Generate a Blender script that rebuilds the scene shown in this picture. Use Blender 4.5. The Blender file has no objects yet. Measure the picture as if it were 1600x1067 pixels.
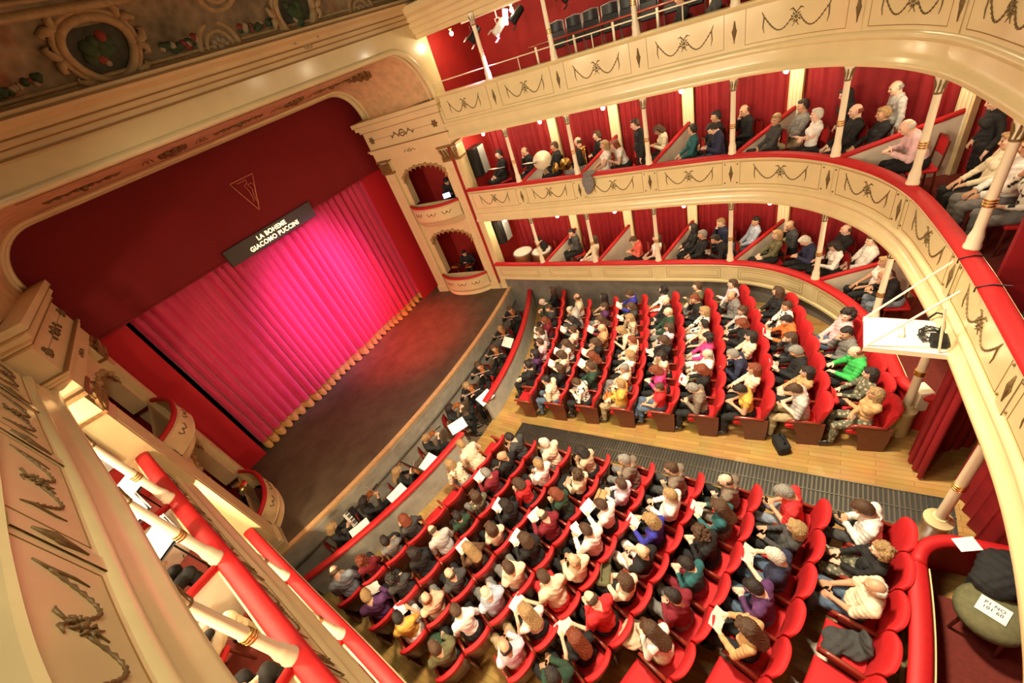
import bpy, math, random
import numpy as np
from mathutils import Vector, Matrix
SC = bpy.context.scene
COL = SC.collection
rng = random.Random(7)
# ---------------------------------------------------------------- camera
CAM = Vector((0.0, 0.0, 8.4))
RX = (0.48713647828704887, -0.6544058227805395, 0.5783174479756054)
RY = (-0.8218673802722369, -0.11956561638490038, 0.5569901907780327)
RZ = (-0.29535074194344235, -0.7466304859094788, -0.5960795724935001)
cam_data = bpy.data.cameras.new('camera'); cam = bpy.data.objects.new('camera', cam_data); COL.objects.link(cam)
cam_data.sensor_width = 36.0; cam_data.sensor_fit = 'HORIZONTAL'; cam_data.lens = 651.455 / 1600 * 36
cam_data.clip_start = 0.02; cam_data.clip_end = 200
M3 = Matrix(((RX[0], -RX[1], -RX[2]), (RY[0], -RY[1], -RY[2]), (RZ[0], -RZ[1], -RZ[2])))
cam.matrix_world = Matrix.Translation(CAM) @ M3.to_4x4()
SC.camera = cam
# ---------------------------------------------------------------- world, exposure, big lights
SC.view_settings.view_transform = 'Standard'; SC.view_settings.look = 'None'
SC.view_settings.gamma = 1.0; SC.view_settings.exposure = 0.14; SC.view_settings.use_curve_mapping = False
W = bpy.data.worlds.new('world'); SC.world = W; W.use_nodes = True
W.node_tree.nodes['Background'].inputs[0].default_value = (1.0, 0.72, 0.42, 1)
W.node_tree.nodes['Background'].inputs[1].default_value = 0.03
def lamp(name, kind, loc, energy, color, size=0.3, target=None, **kw):
    d = bpy.data.lights.new(name, kind); d.energy = energy; d.color = color
    if kind == 'AREA':
        d.shape = 'DISK'; d.size = size
    else:
        d.shadow_soft_size = size
    for k, v in kw.items(): setattr(d, k, v)
    o = bpy.data.objects.new(name, d); COL.objects.link(o); o.location = loc
    if target is not None:
        o.rotation_euler = (Vector(target) - Vector(loc)).to_track_quat('-Z', 'Y').to_euler()
    return o
WARM = (1.0, 0.86, 0.60)
lamp('ceiling_fill', 'AREA', (1.6, 2.8, 11.4), 190, WARM, 2.2, (3.6, 2.8, 0), spread=math.radians(140))  # added unseen fill, set off centre to graze the near gallery front
lamp('stalls_fill_spot', 'SPOT', (4.7, 2.0, 11.4), 6300, WARM, 0.5, (4.5, 2.0, 0), spot_size=math.radians(68), spot_blend=0.5, specular_factor=0.15)  # added unseen spot, cone kept to the stalls to brighten them
for gy in (1.2, 2.9, 4.6, 6.3):     # added unseen fill spots at the near gallery, brightening the far fronts
    lamp('near_gallery_fill', 'SPOT', (-0.95, gy, 8.42), 640, WARM, 0.15, (10.0, gy + 0.9, 4.7), spot_size=math.radians(86), spot_blend=0.8, specular_factor=0.1)
for px, py, pz, tx, tz, e, deg in ((10.4, 6.6, 8.0, 5.9, 3.2, 7000, 32), (5.6, 1.0, 9.4, 5.8, 3.2, 7500, 24), (3.0, 1.0, 9.4, 3.9, 2.8, 700, 20)):
    lamp('stage_spotlight', 'SPOT', (px, py, pz), e, (0.95, 0.35, 1.0), 0.2, (tx, 12.4, tz), spot_size=math.radians(deg), spot_blend=1.0)
lamp('stage_downlight', 'SPOT', (6.7, 11.2, 7.6), 4200, (1.0, 0.05, 0.03), 0.2, (6.9, 11.2, 0.8), spot_size=math.radians(48), spot_blend=1.0)
# ---------------------------------------------------------------- materials
def mat(name, col, rough=0.6, metal=0.0, spec=0.5, noise=0.0, nscale=8.0, bump=0.0, bscale=40.0, coat=0.0, sheen=0.0, emit=None, estr=0.0):
    m = bpy.data.materials.new(name); m.use_nodes = True
    nt = m.node_tree; b = nt.nodes['Principled BSDF']
    b.inputs['Base Color'].default_value = (*col, 1); b.inputs['Roughness'].default_value = rough
    b.inputs['Metallic'].default_value = metal; b.inputs['Specular IOR Level'].default_value = spec
    b.inputs['Coat Weight'].default_value = coat; b.inputs['Coat Roughness'].default_value = 0.14
    if sheen: b.inputs['Sheen Weight'].default_value = sheen
    if emit:
        b.inputs['Emission Color'].default_value = (*emit, 1); b.inputs['Emission Strength'].default_value = estr
    if noise or bump:
        tc = nt.nodes.new('ShaderNodeTexCoord')
    if noise:
        n = nt.nodes.new('ShaderNodeTexNoise'); n.inputs['Scale'].default_value = nscale; n.inputs['Detail'].default_value = 3
        nt.links.new(tc.outputs['Object'], n.inputs['Vector'])
        r = nt.nodes.new('ShaderNodeMixRGB'); r.blend_type = 'MULTIPLY'; r.inputs[0].default_value = 1
        r.inputs[1].default_value = (*col, 1)
        rp = nt.nodes.new('ShaderNodeMapRange'); rp.inputs['From Min'].default_value = 0.3; rp.inputs['From Max'].default_value = 0.7
        rp.inputs['To Min'].default_value = 1 - noise; rp.inputs['To Max'].default_value = 1 + noise * 0.4
        nt.links.new(n.outputs['Fac'], rp.inputs['Value']); nt.links.new(rp.outputs['Result'], r.inputs[2])
        nt.links.new(r.outputs[0], b.inputs['Base Color'])
    if bump:
        n2 = nt.nodes.new('ShaderNodeTexNoise'); n2.inputs['Scale'].default_value = bscale
        nt.links.new(tc.outputs['Object'], n2.inputs['Vector'])
        bp = nt.nodes.new('ShaderNodeBump'); bp.inputs['Strength'].default_value = bump; bp.inputs['Distance'].default_value = 0.02
        nt.links.new(n2.outputs['Fac'], bp.inputs['Height']); nt.links.new(bp.outputs[0], b.inputs['Normal'])
    return m
CREAM = mat('cream_paint', (0.78, 0.64, 0.34), 0.28, noise=0.06, nscale=3, coat=0.5)
CREAM_SOFT = mat('cream_plaster', (0.76, 0.57, 0.30), 0.6, noise=0.08, nscale=2)
CREAM_WHITE = mat('pale_cream_paint', (0.86, 0.76, 0.55), 0.35, coat=0.2)
TAN = mat('tan_plaster', (0.70, 0.44, 0.23), 0.6, noise=0.2, nscale=5)
GOLD = mat('gilding', (0.20, 0.125, 0.045), 0.5, metal=0.2, noise=0.3, nscale=30)
BRASS = mat('brass', (0.80, 0.55, 0.18), 0.25, metal=1.0)
LINE = mat('brown_line_paint', (0.30, 0.17, 0.05), 0.6)
RED = mat('red_velvet', (0.56, 0.008, 0.012), 0.75, noise=0.12, nscale=12)
RED_RAIL = mat('red_velvet_rail', (0.50, 0.006, 0.009), 0.6, noise=0.1, nscale=10)
RED_WALL = mat('red_wall_cloth', (0.36, 0.010, 0.007), 0.7, noise=0.15, nscale=3)
RED_CURT = mat('red_box_curtain', (0.27, 0.003, 0.008), 0.7, noise=0.15, nscale=6)
RED_STAGE = mat('red_stage_cloth', (0.55, 0.006, 0.016), 0.75, noise=0.06, nscale=2)
RED_PELMET = mat('red_pelmet_cloth_shaded', (0.22, 0.002, 0.005), 0.8, noise=0.06, nscale=2)  # pelmet red darkened, the shade it hangs in is put into the colour
RED_HOUSE = mat('crimson_house_curtain', (0.68, 0.018, 0.105), 0.6, noise=0.08, nscale=3, sheen=0.4)
FRINGE = mat('gold_fringe', (0.75, 0.40, 0.12), 0.6, noise=0.35, nscale=40)
WOOD_DARK = mat('dark_mahogany', (0.13, 0.022, 0.010), 0.35, noise=0.25, nscale=9, coat=0.2)
STAGE = mat('stage_boards', (0.105, 0.078, 0.050), 0.6, noise=0.3, nscale=3)
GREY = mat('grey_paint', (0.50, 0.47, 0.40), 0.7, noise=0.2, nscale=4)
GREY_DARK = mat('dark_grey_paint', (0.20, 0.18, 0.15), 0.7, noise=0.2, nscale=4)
EDGE = mat('stage_edge_wood', (0.72, 0.45, 0.22), 0.5, noise=0.15, nscale=10)
BLACK = mat('black_cloth', (0.010, 0.009, 0.010), 0.85)
BLACK_METAL = mat('black_metal', (0.02, 0.02, 0.022), 0.4, metal=0.5)
METAL = mat('brushed_metal', (0.55, 0.53, 0.50), 0.35, metal=0.9)
PAPER = mat('white_paper', (0.90, 0.88, 0.82), 0.7)
WHITE = mat('white_paint', (0.74, 0.71, 0.62), 0.5)
BULB = mat('lamp_glass', (1, 0.95, 0.85), 0.3, emit=(1.0, 0.90, 0.72), estr=40)
PARTITION = mat('partition_cloth', (0.66, 0.58, 0.47), 0.7, noise=0.1, nscale=5)
CARPET = mat('dark_red_carpet', (0.16, 0.02, 0.012), 0.9, noise=0.2, nscale=20)
def wood_floor():
    m = mat('parquet', (0.5, 0.26, 0.08), 0.28, coat=0.3); nt = m.node_tree; b = nt.nodes['Principled BSDF']
    tc = nt.nodes.new('ShaderNodeTexCoord'); mp = nt.nodes.new('ShaderNodeMapping'); mp.inputs['Rotation'].default_value[2] = math.pi / 2
    br = nt.nodes.new('ShaderNodeTexBrick'); br.inputs['Scale'].default_value = 1.0
    br.inputs['Brick Width'].default_value = 0.9; br.inputs['Row Height'].default_value = 0.09; br.inputs['Mortar Size'].default_value = 0.002
    br.inputs['Color1'].default_value = (0.60, 0.36, 0.115, 1); br.inputs['Color2'].default_value = (0.47, 0.265, 0.075, 1); br.inputs['Mortar'].default_value = (0.12, 0.05, 0.02, 1)
    n = nt.nodes.new('ShaderNodeTexNoise'); n.inputs['Scale'].default_value = 2.2; n.inputs['Detail'].default_value = 6
    mx = nt.nodes.new('ShaderNodeMixRGB'); mx.blend_type = 'MULTIPLY'; mx.inputs[0].default_value = 0.45
    nt.links.new(tc.outputs['Object'], mp.inputs[0]); nt.links.new(mp.outputs[0], br.inputs['Vector']); nt.links.new(tc.outputs['Object'], n.inputs['Vector'])
    nt.links.new(br.outputs['Color'], mx.inputs[1]); nt.links.new(n.outputs['Color'], mx.inputs[2]); nt.links.new(mx.outputs[0], b.inputs['Base Color'])
    return m
PARQUET = wood_floor()
# ---------------------------------------------------------------- mesh builder
class MB:
    def __init__(s): s.v = []; s.f = []; s.m = []
    def add(s, vs, fs, mi=0):
        o = len(s.v); s.v.extend([tuple(p) for p in vs]); s.f.extend([tuple(i + o for i in f) for f in fs]); s.m.extend([mi] * len(fs)); return s
    def box(s, c, d, M=None, mi=0, ch=0.0):
        x, y, z = d[0] / 2, d[1] / 2, d[2] / 2
        if ch <= 0:
            vs = [(-x, -y, -z), (x, -y, -z), (x, y, -z), (-x, y, -z), (-x, -y, z), (x, -y, z), (x, y, z), (-x, y, z)]
            fs = [(0, 3, 2, 1), (4, 5, 6, 7), (0, 1, 5, 4), (1, 2, 6, 5), (2, 3, 7, 6), (3, 0, 4, 7)]
        else:
            ch = min(ch, x * 0.9, y * 0.9, z * 0.9); vs = []; fs = []
            idx = {}
            for sx in (-1, 1):
                for sy in (-1, 1):
                    for sz in (-1, 1):
                        for ax in range(3):
                            p = [sx * (x - ch), sy * (y - ch), sz * (z - ch)]; p[ax] = (sx * x, sy * y, sz * z)[ax]
                            idx[(sx, sy, sz, ax)] = len(vs); vs.append(tuple(p))
            def q(*k): fs.append(tuple(idx[i] for i in k))
            for ax in range(3):
                o = [i for i in range(3) if i != ax]
                for sg in (-1, 1):
                    k = []
                    for a, b2 in ((-1, -1), (1, -1), (1, 1), (-1, 1)):
                        t = [0, 0, 0]; t[ax] = sg; t[o[0]] = a; t[o[1]] = b2; k.append((*t, ax))
                    q(*k)
                for a in (-1, 1):
                    for b2 in (-1, 1):
                        t1 = [0, 0, 0]; t2 = [0, 0, 0]; t1[ax] = -1; t2[ax] = 1
                        for t in (t1, t2): t[o[0]] = a; t[o[1]] = b2
                        q((*t1, o[0]), (*t1, o[1]), (*t2, o[1]), (*t2, o[0]))
            for sx in (-1, 1):
                for sy in (-1, 1):
                    for sz in (-1, 1): q((sx, sy, sz, 0), (sx, sy, sz, 1), (sx, sy, sz, 2))
        out = []
        for p in vs:
            p = Vector(p)
            if M is not None: p = M @ p
            out.append(p + Vector(c))
        return s.add(out, fs, mi)
    def tube(s, path, r, n=8, mi=0, cap=True):
        path = [Vector(p) for p in path]; k = len(path); vs = []; fs = []
        rs = r if isinstance(r, (list, tuple)) else [r] * k
        up = None
        for i, p in enumerate(path):
            t = (path[min(i + 1, k - 1)] - path[max(i - 1, 0)])
            if t.length < 1e-9: t = Vector((0, 0, 1))
            t.normalize()
            if up is None: up = t.orthogonal().normalized()
            a = (up - t * up.dot(t))
            a = a.normalized() if a.length > 1e-6 else t.orthogonal().normalized()
            up = a; b = t.cross(a)
            for j in range(n):
                an = 2 * math.pi * j / n; vs.append(p + (a * math.cos(an) + b * math.sin(an)) * rs[i])
        for i in range(k - 1):
            for j in range(n):
                fs.append((i * n + j, i * n + (j + 1) % n, (i + 1) * n + (j + 1) % n, (i + 1) * n + j))
        if cap:
            fs.append(tuple(range(n))[::-1]); fs.append(tuple((k - 1) * n + j for j in range(n)))
        return s.add(vs, fs, mi)
    def lathe(s, prof, c=(0, 0, 0), n=16, M=None, mi=0):
        vs = []; fs = []; k = len(prof)
        for r, z in prof:
            for j in range(n):
                a = 2 * math.pi * j / n; p = Vector((r * math.cos(a), r * math.sin(a), z))
                if M is not None: p = M @ p
                vs.append(p + Vector(c))
        for i in range(k - 1):
            for j in range(n): fs.append((i * n + j, i * n + (j + 1) % n, (i + 1) * n + (j + 1) % n, (i + 1) * n + j))
        fs.append(tuple(range(n))[::-1]); fs.append(tuple((k - 1) * n + j for j in range(n)))
        return s.add(vs, fs, mi)
    def grid(s, rows, mi=0, closed=False):
        n = len(rows[0]); vs = [p for r in rows for p in r]; fs = []
        for i in range(len(rows) - 1):
            for j in range(n if closed else n - 1):
                fs.append((i * n + j, i * n + (j + 1) % n, (i + 1) * n + (j + 1) % n, (i + 1) * n + j))
        return s.add(vs, fs, mi)
    def prism(s, poly, h, M=None, c=(0, 0, 0), mi=0):
        n = len(poly); vs = [Vector((x, y, 0)) for x, y in poly] + [Vector((x, y, h)) for x, y in poly]
        if M is not None: vs = [M @ p for p in vs]
        vs = [p + Vector(c) for p in vs]
        fs = [tuple(range(n))[::-1], tuple(range(n, 2 * n))] + [(i, (i + 1) % n, n + (i + 1) % n, n + i) for i in range(n)]
        return s.add(vs, fs, mi)
    def ball(s, c, r, n=10, mi=0, sc=(1, 1, 1)):
        prof = [(max(1e-4, math.sin(math.pi * i / n)) * r, -math.cos(math.pi * i / n) * r) for i in range(n + 1)]
        return s.lathe(prof, c, n + 2, Matrix.Diagonal(sc), mi)
    def build(s, name, mats, parent=None, smooth=None):
        me = bpy.data.meshes.new(name); me.from_pydata([tuple(p) for p in s.v], [], s.f)
        for m in (mats if isinstance(mats, (list, tuple)) else [mats]): me.materials.append(m)
        if any(s.m): me.polygons.foreach_set('material_index', s.m)
        import bmesh
        bm = bmesh.new(); bm.from_mesh(me); bmesh.ops.recalc_face_normals(bm, faces=bm.faces); bm.to_mesh(me); bm.free()
        if smooth:
            me.polygons.foreach_set('use_smooth', [True] * len(me.polygons))
            if smooth is not True: me.set_sharp_from_angle(angle=math.radians(smooth))
        me.update()
        o = bpy.data.objects.new(name, me); COL.objects.link(o)
        if parent is not None: o.parent = parent
        return o
def tag(o, label=None, cat=None, group=None, kind=None):
    if label: o['label'] = label
    if cat: o['category'] = cat
    if group: o['group'] = group
    if kind: o['kind'] = kind
    return o
def empty(name, loc=(0, 0, 0), rz=0.0, label=None, cat=None, group=None, kind=None):
    o = bpy.data.objects.new(name, None); COL.objects.link(o); o.location = loc; o.rotation_euler = (0, 0, rz)
    o.empty_display_size = 0.1
    return tag(o, label, cat, group, kind)
def copy_tree(o, parent=None):
    c = o.copy(); COL.objects.link(c)
    if parent is not None: c.parent = parent
    for ch in list(o.children): copy_tree(ch, c)
    return c
ORD = ['first', 'second', 'third', 'fourth', 'fifth', 'sixth', 'seventh', 'eighth', 'ninth', 'tenth', 'eleventh', 'twelfth', 'thirteenth', 'fourteenth']
# ---------------------------------------------------------------- plan of the house
KEY = [(9.95, 9.1), (9.98, 8.0), (10.04, 6.5), (10.12, 5.0), (10.18, 3.8), (10.24, 2.8), (10.26, 1.9), (10.2, 1.2), (10.03, 0.6), (9.72, 0.05), (9.3, -0.42), (8.75, -0.85), (8.0, -1.2), (7.1, -1.42), (6.0, -1.61), (4.8, -1.75),
       (3.6, -1.86), (2.5, -1.84), (1.6, -1.70), (0.85, -1.32), (0.32, -0.70), (-0.12, 0.05), (-0.42, 0.6), (-0.58, 1.2), (-0.65, 1.9), (-0.63, 2.8), (-0.56, 3.8), (-0.47, 5.0), (-0.38, 6.5), (-0.28, 8.0), (-0.2, 9.1)]
def catmull(P, k=12):
    out = []
    for i in range(len(P) - 1):
        p0, p1, p2, p3 = (np.array(P[max(0, min(len(P) - 1, j))]) for j in (i - 1, i, i + 1, i + 2))
        for t in np.linspace(0, 1, k, endpoint=False):
            out.append(0.5 * ((2 * p1) + (-p0 + p2) * t + (2 * p0 - 5 * p1 + 4 * p2 - p3) * t ** 2 + (-p0 + 3 * p1 - 3 * p2 + p3) * t ** 3))
    out.append(np.array(P[-1])); return np.array(out)
_c = catmull(KEY, 16)
_s = np.concatenate([[0], np.cumsum(np.linalg.norm(np.diff(_c, axis=0), axis=1))])
SLEN = float(_s[-1])
def at(s, d=0.0):
    """point on the balcony front at arclength s, moved d outward (away from the well)"""
    x = np.interp(s, _s, _c[:, 0]); y = np.interp(s, _s, _c[:, 1])
    e = 0.12
    t = np.array([np.interp(s + e, _s, _c[:, 0]) - np.interp(s - e, _s, _c[:, 0]), np.interp(s + e, _s, _c[:, 1]) - np.interp(s - e, _s, _c[:, 1])])
    t = t / (np.linalg.norm(t) + 1e-9)
    n = np.array([-t[1], t[0]])          # outward: run goes right side -> back -> left
    return Vector((x + n[0] * d, y + n[1] * d, 0)), Vector((t[0], t[1], 0)), Vector((n[0], n[1], 0))
OFF = [lambda s: 0.0]
def s_near(x, y):
    return float(_s[np.argmin((_c[:, 0] - x) ** 2 + (_c[:, 1] - y) ** 2)])
S0, S1 = s_near(9.95, 8.98), s_near(-0.2, 8.98)
def srange(a, b, step=0.14):
    n = max(2, int(abs(b - a) / step) + 1); return list(np.linspace(a, b, n))
def sweep(mb, prof, a, b, step=0.14, closed=False, mi=0, cap=False):
    rows = []
    for s in srange(a, b, step):
        row = []
        for d, z in prof:
            p, t, n = at(s, d + OFF[0](s)); row.append((p.x, p.y, z))
        rows.append(row)
    mb.grid(rows, mi, closed)
    if cap and closed:
        k = len(prof); o = len(mb.v) - len(rows) * k
        mb.f.append(tuple(o + i for i in range(k))); mb.m.append(mi)
        mb.f.append(tuple(o + (len(rows) - 1) * k + i for i in range(k))[::-1]); mb.m.append(mi)
    return mb
COLS_R = [(10.02, 7.05), (10.1, 5.26), (10.2, 3.42), (10.24, 1.6), (9.55, -0.17), (8.2, -1.15), (6.33, -1.54), (4.42, -1.63)]
COLS_L = [(-0.33, 7.05), (-0.45, 5.26), (-0.6, 3.4), (-0.63, 1.6), (0.1, -0.17), (1.4, -1.1), (2.7, -1.45)]
S_COL = [s_near(*p) for p in COLS_R] + [s_near(*p) for p in COLS_L[::-1]]
RAIL1, RAIL2, TOP3 = 1.89, 4.59, 7.24
BOT1, BOT2, BOT3 = 1.24, 3.53, 6.08
FL1, FL2, FL3 = 1.17, 3.87, 6.35
STAGE_Z = 0.82
SLOPE = 0.135
def zf(y): return max(0.0, (5.8 - y) * SLOPE)
def set_parent_props(o, p):
    o.parent = p; return o
# ================================================================ structure
def structure(mb, name, m, smooth=None):
    o = mb.build(name, m, None, smooth); o['kind'] = 'structure'; return o
SB, SC_, SD = s_near(3.9, -1.74), s_near(1.6, -1.52), s_near(0.1, -0.3)
def first_tier_off(s):
    if s < SB - 0.8: return 0.0
    if s < SC_: return -0.34
    return -0.34 * max(0.0, 1 - (s - SC_) / (SD - SC_))
# stalls floor, raked up towards the back
def stage_y(x): return 8.25 + 0.021 * (x - 5.1) ** 2
def pit_y(x): return 6.62 + 0.047 * (x - 4.75) ** 2
mb = MB(); ys = list(np.linspace(5.8, -6.0, 26)); fx = list(np.linspace(-1.0, 11.0, 40))
mb.grid([[(x, pit_y(x) + 0.04, 0) for x in fx]] + [[(x, y, zf(y)) for x in fx] for y in ys])
structure(mb, 'floor', PARQUET)
# orchestra pit floor (sunken) and stage floor
def stage_y(x): return 8.25 + 0.021 * (x - 5.1) ** 2
def pit_y(x): return 6.62 + 0.047 * (x - 4.75) ** 2
xs = list(np.linspace(-0.4, 10.3, 50))
mb = MB(); mb.grid([[(x, pit_y(x) - 0.05, -0.28) for x in xs], [(x, stage_y(x) + 0.05, -0.28) for x in xs]]); structure(mb, 'floor_pit', mat('pit_boards', (0.16, 0.10, 0.06), 0.7, noise=0.3, nscale=5))
mb = MB(); mb.grid([[(x, stage_y(x), STAGE_Z) for x in xs], [(x, 15.5, STAGE_Z) for x in xs]]); structure(mb, 'floor_stage', STAGE)
# stage front wall with its pale nosing
mb = MB()
rows = []
for x in xs:
    y = stage_y(x); rows.append([(x, y, STAGE_Z), (x, y - 0.02, STAGE_Z - 0.14), (x, y, STAGE_Z - 0.15), (x, y, -0.3)])
mb.grid(rows); structure(mb, 'wall_stage_front', GREY)
mb = MB(); mb.grid([[(x, stage_y(x) + 0.10, STAGE_Z + 0.004), (x, stage_y(x) + 0.10, STAGE_Z + 0.02), (x, stage_y(x) - 0.035, STAGE_Z + 0.02), (x, stage_y(x) - 0.035, STAGE_Z - 0.05)] for x in xs])
structure(mb, 'trim_stage_edge', EDGE)
mb = MB(); mb.grid([[(x, stage_y(x) - 0.06, STAGE_Z - 0.56), (x, stage_y(x) - 0.06, STAGE_Z - 0.52), (x, stage_y(x) + 0.01, STAGE_Z - 0.52)] for x in xs]); structure(mb, 'trim_stage_front', GREY_DARK)
# wall under the first tier
mb = MB(); 
GAP_A, GAP_B = s_near(6.75, -1.45), s_near(3.6, -1.76)      # doorway at the back of the stalls
OFF[0] = first_tier_off
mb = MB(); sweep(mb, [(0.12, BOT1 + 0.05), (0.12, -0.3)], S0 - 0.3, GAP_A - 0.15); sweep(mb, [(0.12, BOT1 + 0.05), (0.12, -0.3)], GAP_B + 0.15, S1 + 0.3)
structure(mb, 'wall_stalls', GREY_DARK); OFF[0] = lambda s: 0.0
# outer walls behind the boxes
for nm, za, zb, d in (('wall_first_tier', FL1 - 0.1, BOT2 + 0.05, 1.80), ('wall_second_tier', FL2 - 0.1, BOT3 + 0.05, 1.80), ('wall_gallery', FL3 - 0.1, 8.75, 2.9)):
    mb = MB(); sweep(mb, [(d, za), (d, zb)], S0 - 0.1, S1 + 0.1, 0.2); structure(mb, nm, RED_WALL)
# end walls of the tiers against the proscenium
for nm, x0, x1 in (('wall_right', 9.98, 13.2), ('wall_left', -3.3, -0.22)):
    mb = MB(); mb.box(((x0 + x1) / 2, 9.12, 4.3), (abs(x1 - x0), 0.08, 9.2)); structure(mb, nm, RED_WALL)
# ================================================================ balconies
def on_front(s, d, z):
    p, t, n = at(s, d + OFF[0](s)); return Vector((p.x, p.y, z))
def band_line(mb, s0, s1, z0, z1, d, r):
    k = max(2, int((s1 - s0) / 0.15)); 
    for z in (z0, z1): mb.tube([on_front(s, d, z) for s in np.linspace(s0, s1, k)], r, 4)
    for s in (s0, s1): mb.tube([on_front(s, d, z0), on_front(s, d, z1)], r, 4)
def garland(sa, sb, zc, sgn, d, parent):
    """two swags meeting at a wreath, with hanging ribbon ends"""
    w = sb - sa; m = (sa + sb) / 2; mb = MB(); hw = min(0.50, w * 0.33)
    for e in (-1, 1):
        P = []; R = []
        for i in range(23):
            f = i / 22; u = 0.07 + (hw - 0.07) * f; z = zc + 0.02 + 0.10 * f - 0.22 * math.sin(math.pi * min(1, f * 1.0)) * (1 - 0.35 * f)
            P.append(on_front(m + e * u, d, z)); R.append(0.006 + 0.009 * (i % 2))
        mb.tube(P, R, 6)
        x = m + e * hw
        mb.tube([on_front(x + e * 0.035, d, zc + 0.20), on_front(x, d, zc + 0.12), on_front(x + e * 0.012, d, zc - 0.03), on_front(x - e * 0.01, d, zc - 0.12)], [0.005, 0.012, 0.009, 0.004], 6)
    for k in range(9):          # wreath leaves
        a = 2 * math.pi * k / 9; r0, r1 = 0.035, 0.085
        mb.tube([on_front(m + r0 * math.cos(a), d, zc + 0.03 + r0 * math.sin(a)), on_front(m + (r0 + r1) / 2 * math.cos(a + 0.25), d - 0.01, zc + 0.03 + (r0 + r1) / 2 * math.sin(a + 0.25)), on_front(m + r1 * math.cos(a), d, zc + 0.03 + r1 * math.sin(a))], [0.005, 0.013, 0.004], 6)
    mb.ball(on_front(m, d, zc + 0.03), 0.026, 6)
    for e in (-1, 1):
        mb.tube([on_front(m, d, zc + 0.09), on_front(m + e * 0.06, d, zc + 0.155), on_front(m + e * 0.11, d, zc + 0.14)], [0.006, 0.014, 0.004], 6)
        mb.tube([on_front(m, d, zc - 0.03), on_front(m + e * 0.05, d, zc - 0.10)], [0.008, 0.004], 6)
    return mb.build('garland', GOLD, parent, True)
def drop(s, z0, z1, d, parent):
    mb = MB(); h = z1 - z0
    mb.tube([on_front(s, d, z1), on_front(s, d, z0 + h * 0.65), on_front(s, d, z0 + h * 0.45), on_front(s, d, z0)], [0.008, 0.03, 0.022, 0.006], 7)
    for e in (-1, 1):
        mb.tube([on_front(s, d, z0 + h * 0.75), on_front(s + e * 0.035, d, z0 + h * 0.55), on_front(s + e * 0.012, d, z0 + h * 0.2)], [0.005, 0.012, 0.004], 6)
    return mb.build('leaf_drop', GOLD, parent, True)
def balcony(label, top, bot, fl, ranges, red, style, depth, doff=None):
    OFF[0] = doff or (lambda s: 0.0)
    root = empty('balcony', (4.8, 3.5, fl), 0, label, 'balcony')
    root.location = (0, 0, 0)
    r = 0.06 if red else 0.0
    prof = [(0.16, top - r), (-0.03, top - r), (-0.05, top - r - 0.03), (-0.03, top - r - 0.06), (0.0, top - r - 0.09)]
    if style == 'plain':
        prof += [(0.0, bot + 0.10), (-0.03, bot + 0.08), (-0.03, bot + 0.03), (0.02, bot), (0.15, bot)]
    else:
        prof += [(0.0, top - 0.70), (-0.035, top - 0.72), (-0.05, top - 0.76), (-0.04, top - 0.80), (-0.02, top - 0.82), (-0.03, bot + 0.20), (-0.05, bot + 0.12), (-0.085, bot + 0.09), (-0.095, bot + 0.04), (-0.085, bot), (0.16, bot)]
    mb = MB()
    for a, b in ranges: sweep(mb, prof + [(0.16, top - r)], a, b, 0.11)
    mb.build('parapet', CREAM, root, 40)
    mb = MB()
    for a, b in ranges: sweep(mb, [(0.10, fl), (depth, fl), (depth, fl - 0.08), (0.10, bot + 0.02)], a, b, 0.2)
    mb.build('tier_floor', CARPET, root)
    if style != 'plain':
        mb = MB()
        for a, b in ranges: sweep(mb, [(0.12, bot + 0.004), (depth, bot + 0.03)], a, b, 0.2)
        mb.build('soffit', CREAM_WHITE, root)
    if red:
        mb = MB()
        for a, b in ranges: sweep(mb, [(-0.065, top - 0.055), (-0.075, top - 0.02), (-0.05, top + 0.01), (0.02, top + 0.025), (0.10, top + 0.01), (0.13, top - 0.02), (0.125, top - 0.06)], a, b, 0.11, True, 0, True)
        mb.build('padded_rail', RED_RAIL, root, 60)
    edges = [S0] + S_COL + [S1]
    for i in range(len(edges) - 1):
        sa, sb = edges[i] + 0.13, edges[i + 1] - 0.13
        if i == 0: sa = edges[0] + 0.05
        if i == len(edges) - 2: sb = edges[-1] - 0.05
        m = (sa + sb) / 2
        if not any(a <= sa and sb <= b for a, b in ranges): continue
        mb = MB(); dd = -0.004
        if style == 'plain':
            band_line(mb, sa + 0.08, sb - 0.08, bot + 0.16, top - 0.20, 0.0, 0.007); band_line(mb, sa + 0.14, sb - 0.14, bot + 0.22, top - 0.26, 0.0, 0.005)
            mb.build('panel_line', LINE, root)
        else:
            band_line(mb, sa + 0.05, sb - 0.05, top - 0.645, top - (0.15 if red else 0.08), 0.0, 0.006)
            mb.build('panel_line', LINE, root)
            garland(sa, sb, top - 0.40, 1, dd, root)
    for s in S_COL:
        if not any(a < s < b for a, b in ranges): continue
        mb = MB(); pr = [(-0.012, top - r - 0.10), (-0.012, (bot + 0.11 if style == 'plain' else top - 0.70))]
        sweep(mb, [(0.0, pr[0][1])] + pr + [(0.0, pr[1][1])], s - 0.085, s + 0.085, 0.085)
        mb.build('pilaster_strip', CREAM, root)
        if style != 'plain':
            drop(s, top - 0.58, top - 0.22, -0.016, root)
            if style == 'fan':
                for e in (-1, 1):
                    for z in (top - 0.19, top - 0.61):
                        mb = MB(); mb.ball(on_front(s + e * 0.125, -0.006, z), 0.016, 6); mb.build('corner_rosette', GOLD, root, True)
    return root
balcony('first tier balcony, plain cream panels under red velvet rail, just above stalls', RAIL1, BOT1, FL1, [(S0, GAP_A), (GAP_B, S1)], True, 'plain', 1.8, first_tier_off)
B2 = balcony('second tier balcony, cream with gilded garlands and red velvet rail', RAIL2, BOT2, FL2, [(S0, S1)], True, 'fan', 1.8)
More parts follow.
